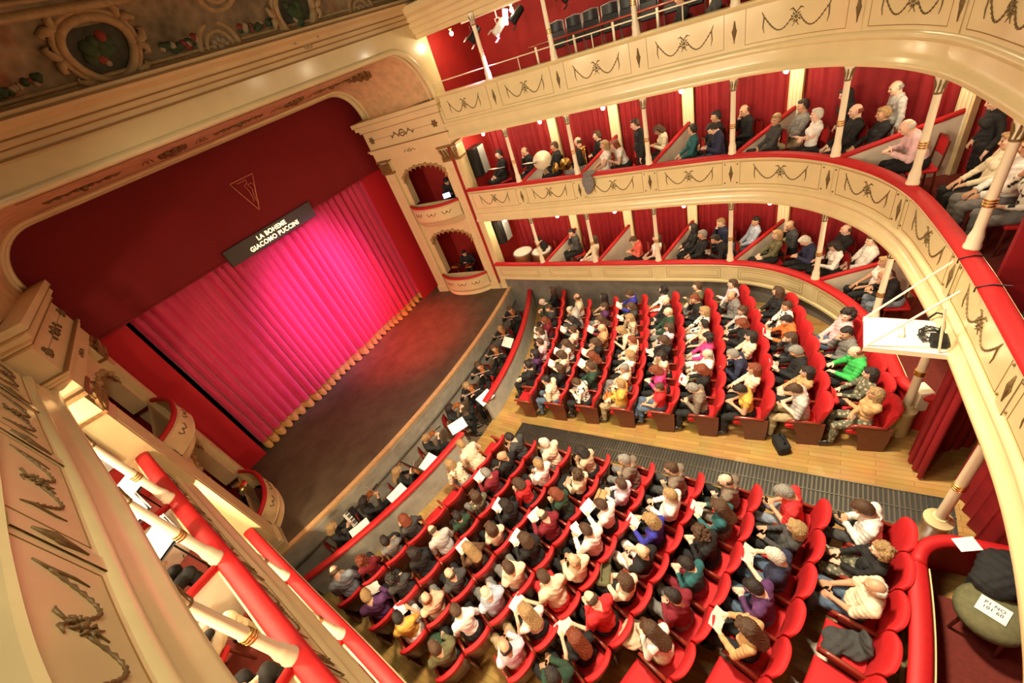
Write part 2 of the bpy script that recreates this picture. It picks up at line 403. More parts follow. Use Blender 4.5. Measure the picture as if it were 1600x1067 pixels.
B3 = balcony('top gallery balcony, cream with gilded garlands and thin metal handrail', TOP3, BOT3, FL3, [(S0, S1)], False, 'swag', 2.8, lambda s: 0.07)
OFF[0] = lambda s: 0.0
# handrail pipe of the gallery, on short posts
mb = MB(); mb.tube([on_front(s, 0.08, TOP3 + 0.27) for s in srange(S0, S1, 0.2)], 0.013, 8); mb.build('handrail', CREAM_WHITE, B3, True)
for i in range(0, len(S_COL)):
    for e in (0.5,):
        sN = S_COL[i + 1] if i + 1 < len(S_COL) else S1
        s = S_COL[i] * (1 - e) + sN * e
        mb = MB(); mb.tube([on_front(s, 0.08, TOP3 - 0.01), on_front(s, 0.08, TOP3 + 0.27)], 0.012, 8); mb.build('rail_post', CREAM_WHITE, B3, True)
# curved returns of the first tier rail beside the doorway
OFF[0] = first_tier_off
for s, e, nm in ((GAP_A, 1, 'right'), (GAP_B, -1, 'left')):
    P = []
    for k in range(9):
        a = k / 8 * math.pi / 2; P.append((s + e * 0.42 * math.sin(a), 0.05 + 0.45 * (1 - math.cos(a))))
    P.append((s + e * 0.42, 1.5))
    mb = MB(); mb.grid([[on_front(q, d, zf(-1.5)) for q, d in P], [on_front(q, d, RAIL1 - 0.05) for q, d in P]])
    o = structure(mb, 'wall_doorway_' + nm, RED_RAIL)
    mb = MB(); mb.tube([on_front(q, d, RAIL1 - 0.02) for q, d in P], 0.085, 8)
    tag(mb.build('curved_rail', RED_RAIL, None, True), 'red padded rail curving into the stalls doorway, ' + ('beside the green sweater end of last row' if e > 0 else 'beside the empty seats of near block'), 'rail')
OFF[0] = lambda s: 0.0
# ================================================================ columns
def column_mesh(h, r, ring):
    sh = MB(); sh.lathe([(r * 1.6, 0), (r * 1.6, 0.05), (r * 1.4, 0.07), (r * 1.42, 0.16), (r * 1.25, 0.2), (r * 1.15, 0.22), (r * 1.02, 0.27), (r, 0.5), (r * 0.88, h - 0.24), (r * 0.95, h - 0.23), (r * 0.9, h - 0.2), (r * 1.0, h - 0.1), (r * 1.5, h - 0.03), (r * 1.6, h)], n=18)
    g = MB()
    for k in range(3):
        z = ring + k * 0.035; g.lathe([(r * 0.9, z), (r * 1.16, z + 0.005), (r * 1.16, z + 0.022), (r * 0.9, z + 0.028)], n=18)
    c = MB()
    for k in range(7):
        a = 2 * math.pi * k / 7
        c.tube([(r * 0.95 * math.cos(a), r * 0.95 * math.sin(a), h - 0.22), (r * 1.05 * math.cos(a + 0.2), r * 1.05 * math.sin(a + 0.2), h - 0.14), (r * 1.5 * math.cos(a + 0.2), r * 1.5 * math.sin(a + 0.2), h - 0.06)], [0.009, 0.015, 0.007], 6)
    c.lathe([(r * 0.9, h - 0.25), (r * 1.08, h - 0.245), (r * 1.08, h - 0.225), (r * 0.9, h - 0.22)], n=18)
    return sh, g, c
def columns(z0, z1, r, lab, lst, grp):
    h = z1 - z0; proto = None
    for x, y, where in lst:
        p, t, n = at(s_near(x, y), 0.07)
        if proto is None:
            sh, g, c = column_mesh(h, r, h * 0.36)
            proto = empty('column', (p.x, p.y, z0), 0, None, 'column', grp)
            sh.build('shaft', CREAM_WHITE, proto, 50); g.build('ring', BRASS, proto, 50); c.build('capital', GOLD, proto, 50); o = proto
        else:
            o = copy_tree(proto); o.location = (p.x, p.y, z0)
        o['label'] = lab % where
PLACE_R = ['nearest the stage', 'second from the stage', 'third from the stage', 'fourth from the stage', 'fifth from the stage, where the curve starts', 'sixth from the stage, on the curve', 'seventh from the stage, left of the curtain', 'by the picture edge at the back']
PLACE_L = ['nearest the stage', 'second from the stage', 'third from the stage', 'fourth from the stage']
for z0, z1, nm in ((RAIL1, BOT2 + 0.02, 'first tier'), (RAIL2, BOT3 + 0.02, 'second tier'), (TOP3, 8.62, 'gallery')):
    R = [(x, y, 'far side, ' + w) for (x, y), w in zip(COLS_R, PLACE_R)]
    if nm == 'first tier': R = R[:6]
    if nm == 'gallery': R = R[:5]
    L = [(x, y, 'near side, ' + w) for (x, y), w in list(zip(COLS_L, PLACE_L))]
    if nm == 'gallery': L = []
    columns(z0, z1, 0.052, 'slim cream column with brass ring on ' + nm + ' rail, %s', R + L, 'columns on the ' + nm + ' rail')
for i, (x, y) in enumerate(COLS_R[6:8]):      # columns standing on the stalls floor at the doorway
    p, t, n = at(s_near(x, y), 0.07); z0 = zf(p.y); h = BOT2 + 0.02 - z0
    ro = empty('column', (p.x, p.y, z0), 0, ['tall cream column standing at the doorway behind the far block, with metal box', 'tall cream column standing at the doorway beside the near block'][i], 'column', 'doorway columns')
    sh, g, c = column_mesh(h, 0.06, h * 0.55); sh.build('shaft', CREAM_WHITE, ro, 50); g.build('ring', BRASS, ro, 50); c.build('capital', GOLD, ro, 50)
    mb = MB(); mb.lathe([(0.145, 0), (0.145, 0.55), (0.155, 0.56), (0.155, 0.62), (0.10, 0.66), (0.08, 0.7)], n=18); mb.build('pedestal', CREAM, ro, 50)
    if i == 0:
        b = MB(); b.box((0.16, -0.14, 0.75), (0.26, 0.22, 0.42), Matrix.Rotation(0.5, 3, 'Z'), ch=0.015); bx = b.build('electrical_box', CREAM_WHITE, ro)
        b = MB(); b.box((0.16 + 0.055, -0.14 - 0.1, 0.75), (0.2, 0.012, 0.3), Matrix.Rotation(0.5, 3, 'Z')); b.build('vent_slot', GREY_DARK, bx)
# ================================================================ boxes: partitions, back pilasters, curtains, lamps
SHIFT = 0.62
PARTS = []
def rear(s, k): return s + k if s < SLEN / 2 else s - k
for tier, top, fl, bot in (('first tier', RAIL1, FL1, BOT2), ('second tier', RAIL2, FL2, BOT3)):
    for side, cols in (('far side', COLS_R[:7]), ('near side', COLS_L[:4])):
        for i, (x, y) in enumerate(cols):
            s = s_near(x, y)
            if i in (5, 6): continue
            a, _, _ = at(rear(s, 0.06), 0.14); b, _, _ = at(rear(s, SHIFT + 0.02), 1.66)
            ax = (b - a); L = ax.length; ax.normalize(); pn = Vector((-ax.y, ax.x, 0)) * 0.035
            rise = 0.32; PARTS.append((fl, np.array((a.x, a.y)), np.array((b.x, b.y))))
            root = empty('box_partition', (a.x, a.y, fl), 0, 'low cloth partition with red padded top in %s, %s, %s box from stage' % (tier, side, ORD[i]), 'partition', '%s box partitions' % tier)
            P0, P1 = a - a, b - a
            mb = MB(); z1, z2 = top - fl - 0.04, top - fl + rise
            pts = [P0 - pn, P1 - pn, P1 + pn, P0 + pn]
            mb.add([Vector((p.x, p.y, 0)) for p in pts] + [Vector((pts[0].x, pts[0].y, z1)), Vector((pts[1].x, pts[1].y, z2)), Vector((pts[2].x, pts[2].y, z2)), Vector((pts[3].x, pts[3].y, z1))],
                   [(0, 3, 2, 1), (4, 5, 6, 7), (0, 1, 5, 4), (1, 2, 6, 5), (2, 3, 7, 6), (3, 0, 4, 7)])
            mb.build('panel', PARTITION, root)
            mb = MB(); mb.tube([Vector((P0.x, P0.y, z1 + 0.02)), Vector((P1.x, P1.y, z2 + 0.02))], 0.05, 8); mb.build('padded_top', RED_RAIL, root, True)
            # cream pilaster on the back wall
            p, t, n = at(rear(s, SHIFT), 1.68); ang = math.atan2(t.y, t.x)
            pr = empty('back_pilaster', (p.x, p.y, fl), ang, 'fluted cream pilaster on back wall of %s, %s, %s from stage' % (tier, side, ORD[i]), 'pilaster', '%s back pilasters' % tier)
            h = bot - fl + 0.02
            mb = MB(); mb.box((0, 0, h / 2), (0.26, 0.12, h)); mb.build('shaft', CREAM, pr)
            mb = MB()
            sg = -1 if n.dot(Vector((-math.sin(ang), math.cos(ang), 0))) > 0 else 1
            for k in (-0.07, 0, 0.07): mb.box((k, sg * 0.065, h * 0.55), (0.03, 0.012, h * 0.72))
            mb.build('fluting', CREAM_WHITE, pr)
def curtain(s0, s1, z0, z1, d, label, grp, amp=0.035, waves=10, m=RED_CURT):
    mb = MB(); n = waves * 8; rows = []
    for z in np.linspace(z0, z1, 5):
        f = (z - z0) / (z1 - z0); row = []
        for i in range(n + 1):
            u = i / n; p, t, nn = at(s0 + (s1 - s0) * u, d + amp * (1.1 - 0.4 * f) * math.sin(u * waves * 2 * math.pi + 1.3 * math.sin(u * 9)))
            row.append((p.x, p.y, z))
        rows.append(row)
    mb.grid(rows)
    o = mb.build('box_curtain', m, None, True); return tag(o, label, 'curtain', grp)
for tier, fl, bot in (('first tier', FL1, BOT2), ('second tier', FL2, BOT3)):
    for side, cols, base in (('far side', COLS_R[:7], S0), ('near side', COLS_L[:4], S1)):
        ss = [base] + [rear(s_near(*c), SHIFT) for c in cols]
        for i in range(len(ss) - 1):
            a, b = sorted((ss[i], ss[i + 1]))
            curtain(a + 0.16, b - 0.16, fl, bot + 0.01, 1.70, 'deep red pleated curtain at back of %s, %s, %s bay from stage' % (tier, side, ORD[i]), '%s box curtains' % tier, waves=9)
# second tier curtains drawn beside the two rear columns, and the doorway curtains below
sA = s_near(*COLS_R[6])
curtain(sA - 0.42, sA - 0.05, FL2, BOT3, 0.85, 'bright red curtain hanging open beside the seventh second tier column', 'tied curtains', 0.05, 4, RED_RAIL)
mb = MB(); mb.box((6.09, -2.64, (FL2 + BOT3) / 2), (0.07, 1.62, BOT3 - FL2), Matrix.Rotation(0.1, 3, 'Z')); structure(mb, 'wall_partition_red', RED_CURT)
def door_curtain(pts, z0, z1, label, waves):
    P = [np.array(p, float) for p in pts]; L = np.cumsum([0] + [np.linalg.norm(P[i + 1] - P[i]) for i in range(len(P) - 1)]); mb = MB(); n = waves * 8; rows = []
    for z in np.linspace(z0, z1, 6):
        row = []
        for i in range(n + 1):
            u = i / n * L[-1]; q = np.array([np.interp(u, L, [p[k] for p in P]) for k in (0, 1)]); a = i / n * waves * 2 * math.pi
            row.append((q[0] + 0.05 * math.sin(a), q[1] + 0.05 * math.sin(a + 0.8), z))
        rows.append(row)
    mb.grid(rows); tag(mb.build('door_curtain', RED_CURT, None, True), label, 'curtain', 'doorway curtains')
door_curtain([(6.3, -2.5), (6.0, -1.95), (5.78, -1.75), (5.45, -1.85)], zf(-2.0) + 0.02, BOT2 - 0.1, 'dark red door curtain bunched beside the far block column', 9)
door_curtain([(5.45, -2.25), (4.6, -2.35), (3.3, -2.75)], zf(-2.5), BOT2 - 0.1, 'wide dark red curtain closing the stalls doorway at the back', 10)
# lamps under the soffits
def globe(p, label, grp, energy=26, rod=0.0):
    r = empty('globe_lamp', p, 0, label, 'lamp', grp)
    mb = MB(); mb.lathe([(0.045, 0.11), (0.05, 0.085), (0.025, 0.07), (0.025, 0.045)], n=10)
    if rod: mb.tube([(0, 0, 0.1), (0, 0, rod)], 0.01, 6)
    mb.build('socket', BRASS, r, 40)
    mb = MB(); mb.ball((0, 0, 0), 0.05, 8); mb.build('bulb', BULB, r, True)
    d = bpy.data.lights.new('globe_light', 'POINT'); d.energy = energy; d.color = (1.0, 0.80, 0.50); d.shadow_soft_size = 0.06
    lo = bpy.data.objects.new('globe_light', d); COL.objects.link(lo); lo.parent = r; lo.location = (0, 0, -0.09)
    return r
for tier, z in (('second tier', BOT3 - 0.24), ('first tier', BOT2 - 0.33)):
    ss = [S0 + 0.55] + [rear(s_near(*c), SHIFT) for c in COLS_R[:7]]
    for i, s in enumerate(ss):
        if tier == 'first tier' and i > 6: continue
        p, t, n = at(s, 0.95 if tier == 'second tier' else 0.62); globe((p.x, p.y, z), 'lit globe lamp under ceiling of %s, far side, %s from stage' % (tier, ORD[i]), 'globe lamps of the ' + tier, 23, 0.24 if tier == 'second tier' else 0.35)
    ss = [S1 - 0.55] + [rear(s_near(*c), SHIFT) for c in COLS_L[:3]]
    for i, s in enumerate(ss):
        p, t, n = at(s, 0.95 if tier == 'second tier' else 0.62); globe((p.x, p.y, z), 'lit globe lamp under ceiling of %s, near side, %s from stage' % (tier, ORD[i]), 'globe lamps of the ' + tier, 130, 0.24 if tier == 'second tier' else 0.35)
for i, (x, y) in enumerate([(10.75, 8.3), (10.6, 6.3), (10.6, 3.4), (10.4, 0.6)]):
    globe((x, y, 8.38), 'bright globe lamp under the gallery cornice, %s from stage' % ORD[i], 'gallery globe lamps', 34)
# ================================================================ proscenium
def frame(A, B):
    A = Vector((*A, 0)); B = Vector((*B, 0)); u = (B - A); L = u.length; u.normalize(); return A, u, L
GILT_PLASTER = mat('gilt_plaster', (0.45, 0.27, 0.10), 0.5, noise=0.3, nscale=20)
PAN = {'right': ((10.15, 9.1), (9.69, 11.85), -1), 'left': ((-0.12, 9.1), (0.62, 11.85), 1)}
LZ0, LZ1, UZ0, UZ1 = 1.52, 3.25, 4.32, 5.55
def arch_profile(u0, u1, z0, z1):
    """opening outline, counter-clockwise from bottom left, with a shouldered arch"""
    m = (u0 + u1) / 2; w = (u1 - u0) / 2; pts = [(u0, z0), (u1, z0), (u1, z1 - 0.42)]
    for k in range(1, 12):
        a = math.pi * k / 12; pts.append((m + w * math.cos(a), z1 - 0.42 + 0.42 * math.sin(a) ** 0.8))
    pts.append((u0, z1 - 0.42)); return pts
for side, (A, B, sg) in PAN.items():
    A, u, L = frame(A, B); nrm = Vector((-u.y, u.x, 0)) * (1 if side == 'right' else -1)   # towards the stage centre
    if nrm.x * sg < 0: nrm = -nrm
    def P(uu, d, z): return A + u * uu + nrm * d + Vector((0, 0, z))
    # wall panel with two openings (front skin + reveals)
    mb = MB(); segs = [(STAGE_Z, LZ0 - 0.0, None), (LZ0, LZ1, 'L'), (LZ1, UZ0, None), (UZ0, UZ1, 'U'), (UZ1, 6.0, None)]
    U0, U1 = 0.55, L - 0.55
    for z0, z1, op in segs:
        if op is None:
            mb.add([P(0, 0, z0), P(L, 0, z0), P(L, 0, z1), P(0, 0, z1)], [(0, 1, 2, 3)])
        else:
            mb.add([P(0, 0, z0), P(U0, 0, z0), P(U0, 0, z1), P(0, 0, z1)], [(0, 1, 2, 3)]); mb.add([P(U1, 0, z0), P(L, 0, z0), P(L, 0, z1), P(U1, 0, z1)], [(0, 1, 2, 3)])
            ar = arch_profile(U0, U1, z0, z1); top = ar[2:]
            for k in range(len(top) - 1):
                (a1, b1), (a2, b2) = top[k], top[k + 1]
                mb.add([P(a1, 0, b1), P(a2, 0, b2), P(a2, 0, z1), P(a1, 0, z1)], [(0, 1, 2, 3)])
            for k in range(1, len(ar)):
                (a1, b1), (a2, b2) = ar[k], ar[(k + 1) % len(ar)]
                mb.add([P(a1, 0, b1), P(a2, 0, b2), P(a2, -0.3, b2), P(a1, -0.3, b1)], [(0, 1, 2, 3)])
    structure(mb, 'wall_stage_box_' + side, CREAM_SOFT)
    # interior of the two stage boxes
    mb = MB()
    for z0, z1 in ((LZ0 - 0.75, LZ1 + 0.1), (UZ0 - 0.75, UZ1 + 0.1)):
        mb.add([P(0.3, -0.3, z0), P(L - 0.3, -0.3, z0), P(L - 0.3, -1.5, z0), P(0.3, -1.5, z0), P(0.3, -0.3, z1), P(L - 0.3, -0.3, z1), P(L - 0.3, -1.5, z1), P(0.3, -1.5, z1)], [(0, 1, 2, 3), (2, 3, 7, 6), (1, 2, 6, 5), (0, 3, 7, 4), (4, 5, 6, 7)])
    structure(mb, 'wall_stage_box_inside_' + side, RED_WALL)
    # pilasters, plinths, capitals
    for nm, ua, ub in (('outer', -0.20, 0.40), ('inner', L - 0.36, L + 0.02)):
        r = empty('pilaster', P((ua + ub) / 2, 0, STAGE_Z), 0, 'cream proscenium pilaster, %s side, %s' % ('far' if side == 'right' else 'near', 'next to the balconies' if nm == 'outer' else 'next to the curtain'), 'pilaster')
        off = Vector(r.location)
        def bx(mb, u0, u1, d0, d1, z0, z1):
            vs = [P(a, b, z) - off for z in (z0, z1) for a, b in ((u0, d0), (u1, d0), (u1, d1), (u0, d1))]
            mb.add(vs, [(0, 1, 2, 3), (4, 5, 6, 7), (0, 1, 5, 4), (1, 2, 6, 5), (2, 3, 7, 6), (3, 0, 4, 7)])
        mb = MB(); bx(mb, ua, ub, -0.3, 0.12, STAGE_Z, 5.95); mb.build('shaft', CREAM, r)
        mb = MB(); bx(mb, ua - 0.03, ub + 0.03, -0.3, 0.17, STAGE_Z, STAGE_Z + 0.22); bx(mb, ua - 0.015, ub + 0.015, -0.3, 0.145, STAGE_Z + 0.22, STAGE_Z + 0.28); mb.build('plinth', CREAM, r)
        mb = MB(); bx(mb, ua + 0.09, ub - 0.09, 0.12, 0.128, STAGE_Z + 0.5, 5.3)
        mb.build('sunk_panel', CREAM_SOFT, r)
        c = MB(); bx(c, ua - 0.02, ub + 0.02, -0.3, 0.16, 5.5, 5.56); bx(c, ua - 0.05, ub + 0.05, -0.3, 0.2, 5.9, 5.97)
        for k in range(5):
            uu = ua + (ub - ua) * (k + 0.5) / 5
            c.tube([P(uu, 0.12, 5.55) - off, P(uu, 0.16, 5.7) - off, P(uu, 0.23, 5.86) - off], [0.03, 0.045, 0.02], 6)
            c.tube([P(uu + 0.03, 0.12, 5.5) - off, P(uu + 0.03, 0.17, 5.6) - off, P(uu + 0.03, 0.2, 5.66) - off], [0.02, 0.035, 0.012], 6)
        for e in (ua + 0.03, ub - 0.03):
            c.tube([P(e + 0.05 * math.cos(t), 0.19, 5.82 + 0.05 * math.sin(t)) - off for t in np.linspace(0, 5.5, 10)], 0.014, 5)
        c.build('capital', mat('aged_gilding', (0.30, 0.16, 0.05), 0.5, metal=0.3, noise=0.4, nscale=25), r, 50)
    # entablature
    r = empty('entablature', P(L / 2, 0, 5.95), 0, 'moulded cream entablature over %s stage boxes with gilt frieze' % ('far' if side == 'right' else 'near'), 'entablature')
    off = Vector(r.location)
    def ebox(mb, u0, u1, d0, d1, z0, z1):
        vs = [P(a, b, z) - off for z in (z0, z1) for a, b in ((u0, d0), (u1, d0), (u1, d1), (u0, d1))]
        mb.add(vs, [(0, 1, 2, 3), (4, 5, 6, 7), (0, 1, 5, 4), (1, 2, 6, 5), (2, 3, 7, 6), (3, 0, 4, 7)])
    mb = MB()
    ebox(mb, -0.10, L + 0.05, -0.3, 0.18, 5.96, 6.22); ebox(mb, -0.14, L + 0.10, -0.3, 0.22, 6.22, 6.28); ebox(mb, -0.17, L + 0.13, -0.3, 0.26, 6.28, 6.33)
    ebox(mb, -0.10, L + 0.05, -0.3, 0.19, 6.33, 6.86); ebox(mb, -0.14, L + 0.10, -0.3, 0.25, 6.86, 6.94); ebox(mb, -0.20, L + 0.16, -0.3, 0.33, 6.94, 7.06); ebox(mb, -0.24, L + 0.20, -0.3, 0.38, 7.06, 7.17)
    mb.build('mouldings', CREAM_SOFT, r)
    mb = MB(); ebox(mb, -0.175, L + 0.135, -0.3, 0.264, 6.315, 6.335); ebox(mb, -0.145, L + 0.105, -0.3, 0.256, 6.845, 6.862); ebox(mb, -0.245, L + 0.205, -0.3, 0.385, 7.05, 7.062); mb.build('brown_lines', LINE, r)
    mb = MB()
    def motif(mb, uc, d, zc, k):
        for e in (-1, 1):
            for q in range(3):
                mb.tube([P(uc + e * (0.10 + q * 0.12) * k, d, zc) - off, P(uc + e * (0.15 + q * 0.12) * k, d + 0.012, zc + (0.06 if q % 2 else -0.06) * k) - off, P(uc + e * (0.21 + q * 0.12) * k, d, zc) - off], [0.012 * k, 0.028 * k, 0.008 * k], 6)
        mb.tube([P(uc + 0.09 * k * math.cos(t), d, zc + 0.09 * k * math.sin(t)) - off for t in np.linspace(0, 2 * math.pi, 13)], 0.02 * k, 6); mb.ball(P(uc, d, zc) - off, 0.03 * k, 6)
    mb.tube([P(0.16, 0.185, 6.6) - off, P(L - 0.16, 0.185, 6.6) - off], 0.008, 5); mb.tube([P(L / 2, 0.17, 6.05) - off, P(L / 2, 0.185, 6.62) - off], 0.006, 5)
    motif(mb, L / 2, 0.19, 6.6, 1.0); motif(mb, L / 2, 0.18, 6.09, 0.5)
    for uc in (0.18, L - 0.18):
        mb.ball(P(uc, 0.19, 6.6) - off, 0.07, 8); 
        for k in range(6):
            a = k * math.pi / 3; mb.ball(P(uc + 0.08 * math.cos(a), 0.19, 6.6 + 0.08 * math.sin(a)) - off, 0.03, 6)
    mb.build('frieze_ornament', GOLD, r, True)
    # bulging box balconies
    for tz, bz, nm in ((LZ0, STAGE_Z, 'lower'), (UZ0, UZ0 - 0.72, 'upper')):
        r = empty('box_balcony', P(L / 2, 0, bz), 0, '%s bow-fronted cream box balcony with red rail, %s side of stage' % (nm, 'far' if side == 'right' else 'near'), 'balcony')
        off = Vector(r.location); ua, ub = 0.44, L - 0.40; w = (ub - ua) / 2; m = (ua + ub) / 2
        def bow(d, f, z):
            a = math.pi * f; x = -math.cos(a); return P(m + w * x, (0.10 + d) * 1.0 + 0.36 * (1 - abs(x) ** 2.6), z) - off
        H = tz - bz; mb = MB(); rows = []
        for f in np.linspace(0, 1, 25):
            rows.append([bow(dd, f, z) for dd, z in ((-0.02, tz - 0.03), (0.02, tz - 0.06), (-0.01, tz - 0.10), (0.03, bz + H * 0.55), (0.02, bz + H * 0.35), (0.04, bz + H * 0.32), (0.0, bz + H * 0.27), (-0.06, bz + H * 0.12), (-0.12 if nm == 'upper' else 0.02, bz), (-0.45, bz))])
        mb.grid(rows); mb.build('front', CREAM_SOFT, r, 40)
        mb = MB(); mb.tube([bow(-0.02, f, tz) for f in np.linspace(0, 1, 25)], 0.05, 8); mb.build('padded_rail', RED_RAIL, r, True)
        mb = MB()
        for fc in (0.3, 0.5, 0.7):
            zc = bz + H * 0.66
            for e in (-1, 1):
                mb.tube([bow(0.01, fc, zc), bow(0.02, fc + e * 0.03, zc - 0.06), bow(0.02, fc + e * 0.06, zc + 0.02), bow(0.01, fc + e * 0.05, zc + 0.06)], [0.012, 0.016, 0.012, 0.005], 6)
            mb.ball(bow(0.015, fc, zc), 0.03, 6)
        mb.build('scroll_ornament', GOLD, r, True)
        mb = MB(); mb.add([bow(-0.1, f, bz + 0.02) for f in np.linspace(0, 1, 13)], [tuple(range(13))]); mb.build('box_floor', CARPET, r)
    # gilt scroll edging round the arched heads of the openings
    for z0, z1, nm in ((LZ0, LZ1, 'lower'), (UZ0, UZ1, 'upper')):
        ar = arch_profile(U0, U1, z0, z1)[2:]; mb = MB(); mb.tube([P(a, 0.015, b) for a, b in ar], 0.03, 6)
        for k, (a, b) in enumerate(ar):
            mb.ball(P(a, 0.015, b), 0.05 + 0.02 * (k % 2), 6)
            mb.tube([P(a, 0.02, b), P(a * 0.9 + 0.1 * L / 2, 0.03, b - 0.10)], [0.03, 0.008], 6)
        tag(mb.build('arch_scrollwork', GILT_PLASTER, None, True), 'carved scrollwork edging the %s arched stage box opening, %s side' % (nm, 'far' if side == 'right' else 'near'), 'scrollwork')
# ---- proscenium arch: front wall, painted soffit
def opening(y):
    """outline (x, z) of the arch head at depth y, from left springing to right springing"""
    f = (y - 8.9) / 2.9
    xl, xr = -0.1 + 0.75 * f, 10.0 - 0.22 * f; zt = 8.49 - 0.38 * f; r = 1.05 - 0.15 * f; zs = 7.17
    pts = [(xl, zs)]
    h = zt - zs
    for k in range(0, 13):
        a = math.pi - math.pi / 2 * k / 12; pts.append((xl + r + r * math.cos(a), zs + h * math.sin(a)))
    n = 40
    for k in range(1, n): pts.append((xl + r + (xr - xl - 2 * r) * k / n, zt))
    for k in range(0, 13):
        a = math.pi / 2 - math.pi / 2 * k / 12; pts.append((xr - r + r * math.cos(a), zs + h * math.sin(a)))
    pts.append((xr, zs)); return pts
ysS = [8.9, 9.05, 9.35, 9.95, 10.6, 11.2, 11.6, 11.8]
mb = MB(); mb.grid([[(x, y, z + (0.03 if y in (9.05, 9.35) else 0)) for x, z in opening(y)] for y in ysS]); structure(mb, 'ceiling_proscenium', TAN, 50)
def ring(mb, y, r, dz=0.0, n=8): mb.tube([(x, y, z + dz) for x, z in opening(y)], r, n)
mb = MB(); ring(mb, 8.92, 0.07, -0.01); ring(mb, 9.1, 0.035, 0.0); ring(mb, 11.78, 0.10, 0.02); ring(mb, 11.6, 0.05, -0.01); structure(mb, 'trim_arch', CREAM, True)
mb = MB()
for y in (9.55, 11.2):
    o = opening(y); mb.tube([(x, y, z - 0.004) for x, z in o[14:52]], 0.012, 4)
structure(mb, 'trim_soffit_lines', LINE)
mb = MB()    # wall above the arch up to the cornice
op = opening(8.9); mb.grid([[(x, 8.9, z) for x, z in op], [(x, 8.88, 8.86) for x, z in op]]); mb.add([(10.0, 8.9, 7.17), (10.45, 8.9, 7.17), (10.45, 8.88, 8.86), (10.0, 8.88, 8.86)], [(0, 1, 2, 3)]); mb.add([(-0.1, 8.9, 7.17), (-1.5, 8.9, 7.17), (-1.5, 8.88, 8.86), (-0.1, 8.88, 8.86)], [(0, 1, 2, 3)])
structure(mb, 'wall_proscenium', CREAM)
# soffit ornaments: dark rosettes, sprays and angular fretwork
def soffit_z(x, y):
    o = opening(y); return float(np.interp(x, [p[0] for p in o], [p[1] for p in o]))
def rosette(x, y, k, nm='soffit_rosette', label=''):
    mb = MB(); z = soffit_z(x, y)
    for i in range(10):
        a = 2 * math.pi * i / 10
        for rr, q in ((0.20, 0.045), (0.12, 0.05)):
            xx, yy = x + rr * k * math.cos(a + rr), y + rr * k * 0.9 * math.sin(a + rr); mb.ball((xx, yy, soffit_z(xx, yy) - 0.01), q * k, 6)
    mb.ball((x, y, z - 0.02), 0.07 * k, 6)
    return tag(mb.build(nm, mat('dark_gilding', (0.20, 0.10, 0.03), 0.5, metal=0.3), None, True), label, 'rosette', 'soffit rosettes')
rosette(9.05, 10.4, 1.5, label='large dark gilt rosette on the arch soffit corner above the stage box')
rosette(3.9, 10.4, 1.2, label='dark gilt rosette midway along the arch soffit')
rosette(6.9, 10.4, 1.1, label='dark gilt rosette on the right part of the arch soffit')
def spray(x, y, label):
    mb = MB()
    for e in (-1, 1):
        for q in range(4):
            xa = x + e * (0.05 + 0.14 * q); mb.tube([(xa, y, soffit_z(xa, y) - 0.008), (xa + e * 0.07, y + (0.05 if q % 2 else -0.05), soffit_z(xa, y) - 0.012), (xa + e * 0.16, y, soffit_z(xa, y) - 0.008)], [0.02, 0.035, 0.006], 6)
    mb.ball((x, y, soffit_z(x, y) - 0.01), 0.07, 6)
    tag(mb.build('soffit_spray', bpy.data.materials['dark_gilding'], None, True), label, 'ornament', 'soffit sprays')
spray(2.3, 10.4, 'brown leaf spray on the arch soffit, nearest the dark end'); spray(5.4, 10.4, 'brown leaf spray on the arch soffit, between two rosettes'); spray(8.1, 10.4, 'brown leaf spray on the arch soffit, near its curved corner')
mb = MB()
for x in (3.35, 4.45, 6.35, 7.45):
    for e in (0, 0.09):
        for q in (-1, 1):
            mb.tube([(x + e, 10.4 + q * 0.05, soffit_z(x, 10.4) - 0.005), (x + e + 0.06 * q, 10.4 + q * 0.35, soffit_z(x, 10.75) - 0.005)], 0.013, 4)
tag(mb.build('soffit_fretwork', LINE), 'pairs of brown angled lines painted beside the soffit rosettes', 'ornament')
# cornice and painted cove of the ceiling
mb = MB(); prof = [(0.0, 8.86), (0.05, 8.88), (0.05, 8.98), (0.11, 9.00), (0.11, 9.07), (0.16, 9.10), (0.16, 9.15), (0.30, 9.20), (0.34, 9.26), (0.34, 9.32), (0.28, 9.34), (0.05, 9.34)]
def bowed(x): return 8.88 + 0.012 * 0 * x
mb.grid([[(x, bowed(x) - d, z) for d, z in prof] for x in np.linspace(-3.0, 10.15, 14)])
mb.grid([[(10.15 - 0 * y + 0.0 - d * 0.0 + (0.34 - d) * 0.0 + (0.0), y, z) for d, z in prof] for y in (8.9, 8.9)])
prof_g = [(0.0, 8.52), (0.0, 8.62), (0.05, 8.64), (0.05, 8.74), (0.11, 8.78), (0.11, 8.86), (0.17, 8.9), (0.17, 8.98), (0.27, 9.05), (0.3, 9.12), (0.3, 9.2)]
sweep(mb, [(-d + 0.1, z) for d, z in prof_g] , S0 - 0.2, s_near(6.0, -1.57), 0.15)
structure(mb, 'trim_cornice', CREAM_SOFT, 30)
mb = MB(); sweep(mb, [(0.09, 8.53), (3.0, 8.62)], S0 - 0.2, s_near(6.0, -1.57), 0.3); sweep(mb, [(0.09, 8.53), (3.0, 8.62)], s_near(*COLS_L[3]), S1 + 0.2, 0.3); structure(mb, 'ceiling_gallery', CREAM_SOFT)
mb = MB()
for d, z in ((0.052, 8.98), (0.112, 9.07), (0.05, 8.875), (0.342, 9.255)): mb.tube([(x, 8.88 - d, z) for x in (-3.0, 3.0, 10.1)], 0.02, 4)
structure(mb, 'trim_cornice_lines', LINE)
